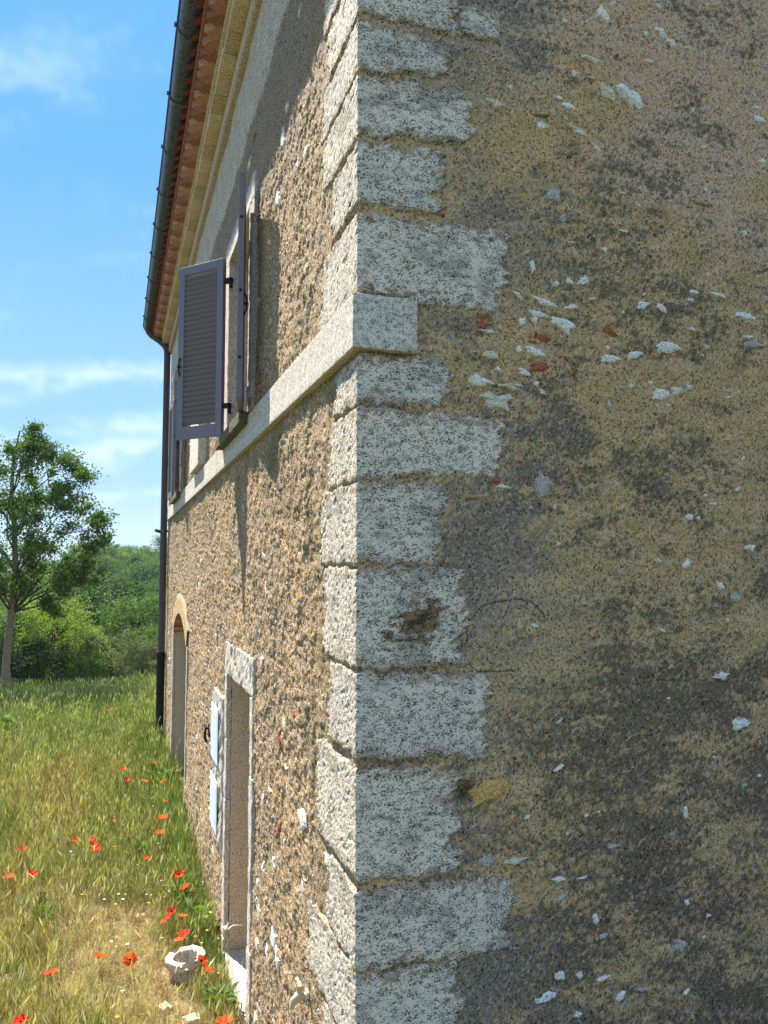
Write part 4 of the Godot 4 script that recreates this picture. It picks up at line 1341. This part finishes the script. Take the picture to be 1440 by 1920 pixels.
func build_plants() -> void:
	var r := RandomNumberGenerator.new()
	r.seed = 4242
	var fresh := [lin(116, 140, 64), lin(146, 162, 88), lin(84, 114, 50), lin(188, 192, 132)]
	var dry := [lin(214, 196, 142), lin(186, 160, 110), lin(232, 220, 180), lin(150, 122, 84)]
	var sp := [[], [], [], []]
	var tn := [[], [], [], []]
	for i in 52000:
		var u := r.randf()
		var s := 1.2 + 21.5 * pow(u, 1.35)
		var half := 1.4 + s * 0.16
		var x := -0.6 - s * 0.04 + r.randf_range(-half, half)
		if s < LEN + 0.1 and x > -0.03 or x > 3.5:
			continue
		var z := -s
		if Vector2(x + 0.30, z + 3.42).length() < 0.20:
			continue
		var d := dryness(x, z)
		var n := nb.get_noise_2d(x * 2.2 + 50.0, z * 2.2)
		var big := smoothstep(8.0, 16.0, s)
		var wall := exp(-pow((x + 0.1) / 0.25, 2.0)) * smoothstep(3.0, 4.0, s)
		var kind := 0
		if d > 0.62 + 0.15 * n:
			kind = 2
			if r.randf() < 0.15:
				continue
			if r.randf() < 0.16:
				kind = 0
		elif d > 0.36 + 0.2 * n:
			kind = 1 if r.randf() < 0.55 else 3
		elif r.randf() < 0.2:
			kind = 1
		var c: Color
		var dm := clampf(d * 1.25 + r.randf_range(-0.35, 0.3), 0.0, 1.0)
		if kind == 2 or kind == 3 and r.randf() < 0.3:
			dm = clampf(dm + 0.3, 0.0, 1.0)
		c = (fresh[r.randi() % 4] as Color).lerp(dry[r.randi() % 4], dm) * r.randf_range(0.62, 1.08)
		var k := r.randf_range(0.6, 1.15) * lerpf(0.72, 1.0, smoothstep(3.5, 8.0, s)) * lerpf(1.0, 1.15, big) * (1.0 + 0.25 * wall)
		if x > -0.42 and s > 1.5 and s < 3.4 and d > 0.5:
			k *= 0.6
		var b := Basis(Vector3.UP, r.randf() * TAU).scaled(Vector3(k * lerpf(1.0, 1.25, big), k, k * lerpf(1.0, 1.25, big)))
		sp[kind].append(Transform3D(b, Vector3(x, ground_y(x, z) - 0.01, z)))
		tn[kind].append(c)
	scatter("grass", "fresh green meadow grass around the house", "grass", tuft(1, 30, 0.24, 0.11, 0.38, 0.0022, false), sp[0], tn[0])
	scatter("tall_grass", "tall meadow grass with pale seed heads", "grass", tuft(2, 15, 0.40, 0.11, 0.24, 0.0014, true), sp[1], tn[1])
	scatter("dry_grass", "flattened straw-coloured dry grass on the trodden ground", "grass", tuft(3, 22, 0.12, 0.13, 1.15, 0.0022, false), sp[2], tn[2])
	scatter("short_grass", "short yellowing grass between the tufts", "grass", tuft(4, 24, 0.17, 0.12, 0.6, 0.002, false), sp[3], tn[3])
	# thin pale stalks standing above the rest
	var ks := []
	var kt := []
	for i in 2600:
		var s := 2.0 + 18.0 * pow(r.randf(), 1.3)
		var x := -0.5 - s * 0.04 + r.randf_range(-1.2 - s * 0.14, 0.5 + s * 0.1)
		if s < LEN + 0.1 and x > -0.06 or Vector2(x + 0.30, -s + 3.42).length() < 0.25:
			continue
		var lean := Basis(Vector3(r.randfn(), 0, r.randfn()).normalized(), r.randf_range(0.0, 0.5))
		ks.append(Transform3D(lean * Basis(Vector3.UP, r.randf() * TAU).scaled(Vector3.ONE * r.randf_range(0.6, 1.15)), Vector3(x, ground_y(x, -s) - 0.01, -s)))
		kt.append((dry[r.randi() % 3] as Color).lerp(fresh[3], r.randf() * 0.5))
	scatter("grass_stalks", "thin pale seeding stalks standing above the meadow grass", "grass", tuft(6, 4, 0.46, 0.03, 0.2, 0.0016, true), ks, kt)
	# small yellow flowers
	var fs := []
	var ft := []
	for i in 150:
		var s := r.randf_range(2.4, 15.0)
		var x := r.randf_range(-0.5 - s * 0.14, -0.05) if s > LEN or r.randf() < 0.6 else r.randf_range(-0.5, -0.05)
		fs.append(Transform3D(Basis(Vector3.UP, r.randf() * TAU).scaled(Vector3.ONE * r.randf_range(0.45, 0.8)), Vector3(x, ground_y(x, -s) + r.randf_range(0.1, 0.3), -s)))
		ft.append([lin(236, 208, 40), lin(240, 236, 220), lin(226, 216, 190)][i % 3])
	var pv := PackedVector3Array()
	var pi := PackedInt32Array()
	for i in 6:
		var a := TAU * i / 6.0
		var k := pv.size()
		pv.append_array(PackedVector3Array([Vector3.ZERO, Vector3(cos(a - 0.35), 0.35, sin(a - 0.35)) * 0.016, Vector3(cos(a), 0.3, sin(a)) * 0.021, Vector3(cos(a + 0.35), 0.35, sin(a + 0.35)) * 0.016]))
		pi.append_array(PackedInt32Array([k, k + 2, k + 1, k, k + 3, k + 2]))
	var white := PackedColorArray()
	white.resize(pv.size())
	white.fill(Color.WHITE)
	scatter("meadow_flowers", "tiny yellow and white meadow flowers among the grass", "flowers", mesh_of(pv, pi, white), fs, ft)
	build_poppies(r)
	build_weeds(r)


func petal_mesh(k: int) -> ArrayMesh:
	var us := axis_steps([[-1.0, 1.0, 0.4]], [])
	var vs := axis_steps([[0.0, 1.0, 0.25]], [])
	var at := func(u: float, v: float) -> Vector3:
		var a := u * 0.85 * sin(minf(1.0, v * 1.1 + 0.12) * PI * 0.62)
		var rad := v * 0.044
		return Vector3(sin(a) * rad, 0.004 + pow(v, 1.4) * 0.022 + 0.006 * sin(u * 5.0 + k * 2.0) * v, cos(a) * rad)
	var white := func(_u: float, _v: float) -> Color: return Color.WHITE
	var keep := func(_u: float, _v: float) -> bool: return true
	return sheet(us, vs, at, white, keep, true)


func build_poppies(r: RandomNumberGenerator) -> void:
	var petals := [petal_mesh(0), petal_mesh(1)]
	var heart := tube([Vector3(0, 0.0, 0), Vector3(0, 0.012, 0), Vector3(0, 0.018, 0)], [0.006, 0.009, 0.004], 8)
	var spots := [Vector2(-0.70, -8.83), Vector2(-0.73, -8.20), Vector2(-0.49, -8.09), Vector2(-0.25, -8.86), Vector2(-0.19, -7.99), Vector2(-0.23, -7.14), Vector2(-0.84, -6.45), Vector2(-0.33, -6.29), Vector2(-0.36, -5.79), Vector2(-1.23, -5.98), Vector2(-1.08, -5.91), Vector2(-1.05, -5.70), Vector2(-1.70, -5.77), Vector2(-0.55, -5.21), Vector2(-0.24, -4.63), Vector2(-0.22, -4.39), Vector2(-0.37, -4.01), Vector2(-0.27, -3.80), Vector2(-0.43, -3.69), Vector2(-0.28, -3.50), Vector2(-0.25, -3.00), Vector2(-0.20, -2.85), Vector2(-0.90, -3.35), Vector2(-0.68, -3.28), Vector2(-1.20, -3.18), Vector2(-1.34, -2.60), Vector2(-0.22, -2.20), Vector2(0.02, -14.63), Vector2(-0.86, -13.68), Vector2(-1.79, -5.19), Vector2(-1.58, -5.10), Vector2(-0.97, -5.64), Vector2(-0.39, -3.38)]
	for i in spots.size():
		var p: Vector2 = spots[i]
		var gy := ground_y(p.x, p.y)
		var h := clampf(0.28 - gy, 0.2, 0.42) + r.randf_range(-0.03, 0.03)
		var by_wall := p.x > -0.45
		var beside_pipe := Vector2(p.x + 0.30, p.y + 3.42).length() < 0.62
		var label := "red poppy in the open dry meadow grass"
		if beside_pipe:
			label = "red poppy growing beside the short concrete pipe"
		elif by_wall:
			label = "red poppy in the strip of grass along the house wall"
		var o := thing("poppy", label, "flower", Vector3(p.x, gy, p.y), "red poppies in the meadow")
		var lean := Vector3(r.randf_range(-0.05, 0.05), h, r.randf_range(-0.05, 0.05))
		part("stem", tube([Vector3.ZERO, lean * 0.5 + Vector3(0.01, 0, 0.0), lean], [0.0026, 0.0022, 0.002], 5), M.stem, o)
		var tilt := Basis(Vector3(r.randfn(), 0, r.randfn()).normalized(), r.randf_range(0.0, 0.9)) * Basis(Vector3.UP, r.randf() * TAU)
		# most face the viewer's side of the sky a little
		var k := r.randf_range(0.85, 1.2)
		var m: Material = M.petal_orange if i % 3 == 2 else M.petal
		for q in 4:
			part("petal", petals[q % 2], m, o, Transform3D(tilt * Basis(Vector3.UP, TAU * q / 4.0) * Basis.from_scale(Vector3.ONE * k), lean))
		part("heart", heart, M.poppy_heart, o, Transform3D(tilt, lean))


func build_weeds(r: RandomNumberGenerator) -> void:
	# broad-leaved rosettes and leafy clumps
	var spots := [[-1.43, -4.6, 0.30, "broad-leaved green dock clump beside the dry trodden patch"], [-2.63, -12.9, 0.55, "large broad-leaved green weed out in the long meadow"], [-0.28, -4.55, 0.34, "leafy green weed against the wall below the notice boards"], [-0.22, -8.6, 0.5, "leafy green weed clump by the arched doorway"], [-0.60, -5.9, 0.36, "dark leafy weed clump in the meadow near the wall"], [-0.16, -3.95, 0.36, "leafy green weed by the far door jamb"], [-0.14, -2.72, 0.30, "leafy green weed at the foot of the threshold"], [-1.1, -6.9, 0.26, "small bright green weed in the open meadow between poppies"], [-1.75, -3.3, 0.24, "small leafy weed beside the pale loose stone"], [-0.95, -2.75, 0.22, "low green weed on the dry trodden earth"], [-0.35, -10.6, 0.45, "tall leafy weed at the foot of the downpipe"]]
	for q in spots:
		var v := PackedVector3Array()
		var idx := PackedInt32Array()
		var col := PackedColorArray()
		var n := 60
		for i in n:
			var a := r.randf() * TAU
			var dir := Vector3(cos(a), r.randf_range(0.3, 2.2), sin(a)).normalized()
			var p: Vector3 = Vector3(cos(a), 0, sin(a)) * q[2] * 0.35 * r.randf() + Vector3.UP * q[2] * r.randf() * 0.7
			var l: float = q[2] * r.randf_range(0.22, 0.45)
			var side := dir.cross(Vector3.UP).normalized() * l * 0.22
			var mid: Vector3 = p + dir * l * 0.5
			var tip: Vector3 = p + dir * l + Vector3.DOWN * l * 0.25
			var k := v.size()
			v.append_array(PackedVector3Array([p, mid + side, tip, mid - side, mid + Vector3.DOWN * l * 0.08]))
			idx.append_array(PackedInt32Array([k, k + 4, k + 1, k + 4, k + 2, k + 1, k, k + 3, k + 4, k + 4, k + 3, k + 2]))
			var g := r.randf_range(0.75, 1.2)
			for j in 5:
				col.append(Color(g, g, g * 0.9))
		var o := thing("leafy_weed", q[3], "weed", Vector3(q[0], ground_y(q[0], q[1]), q[1]))
		part("leaves", mesh_of(v, idx, col), M.leaf_5 if r.randf() < 0.6 else M.leaf_0, o)
		part("stem", tube([Vector3(0, -0.02, 0), Vector3(0.02, q[2] * 0.7, 0.01)], [0.006, 0.003], 5), M.stem, o)
	# one thin dry stalk in front of the doorway
	var st := thing("thin_stalk", "single thin grass stalk rising before the pale door threshold", "weed", Vector3(-0.07, ground_y(-0.07, -2.9), -2.9))
	part("stem", tube([Vector3.ZERO, Vector3(-0.02, 0.3, -0.02), Vector3(-0.01, 0.55, 0.0)], [0.003, 0.0025, 0.002], 5), M.stem, st)
	part("seed_head", tuft(9, 10, 0.06, 0.012, 0.8, 0.004, false), M.blade, st, Transform3D(Basis.IDENTITY, Vector3(-0.01, 0.53, 0.0)))
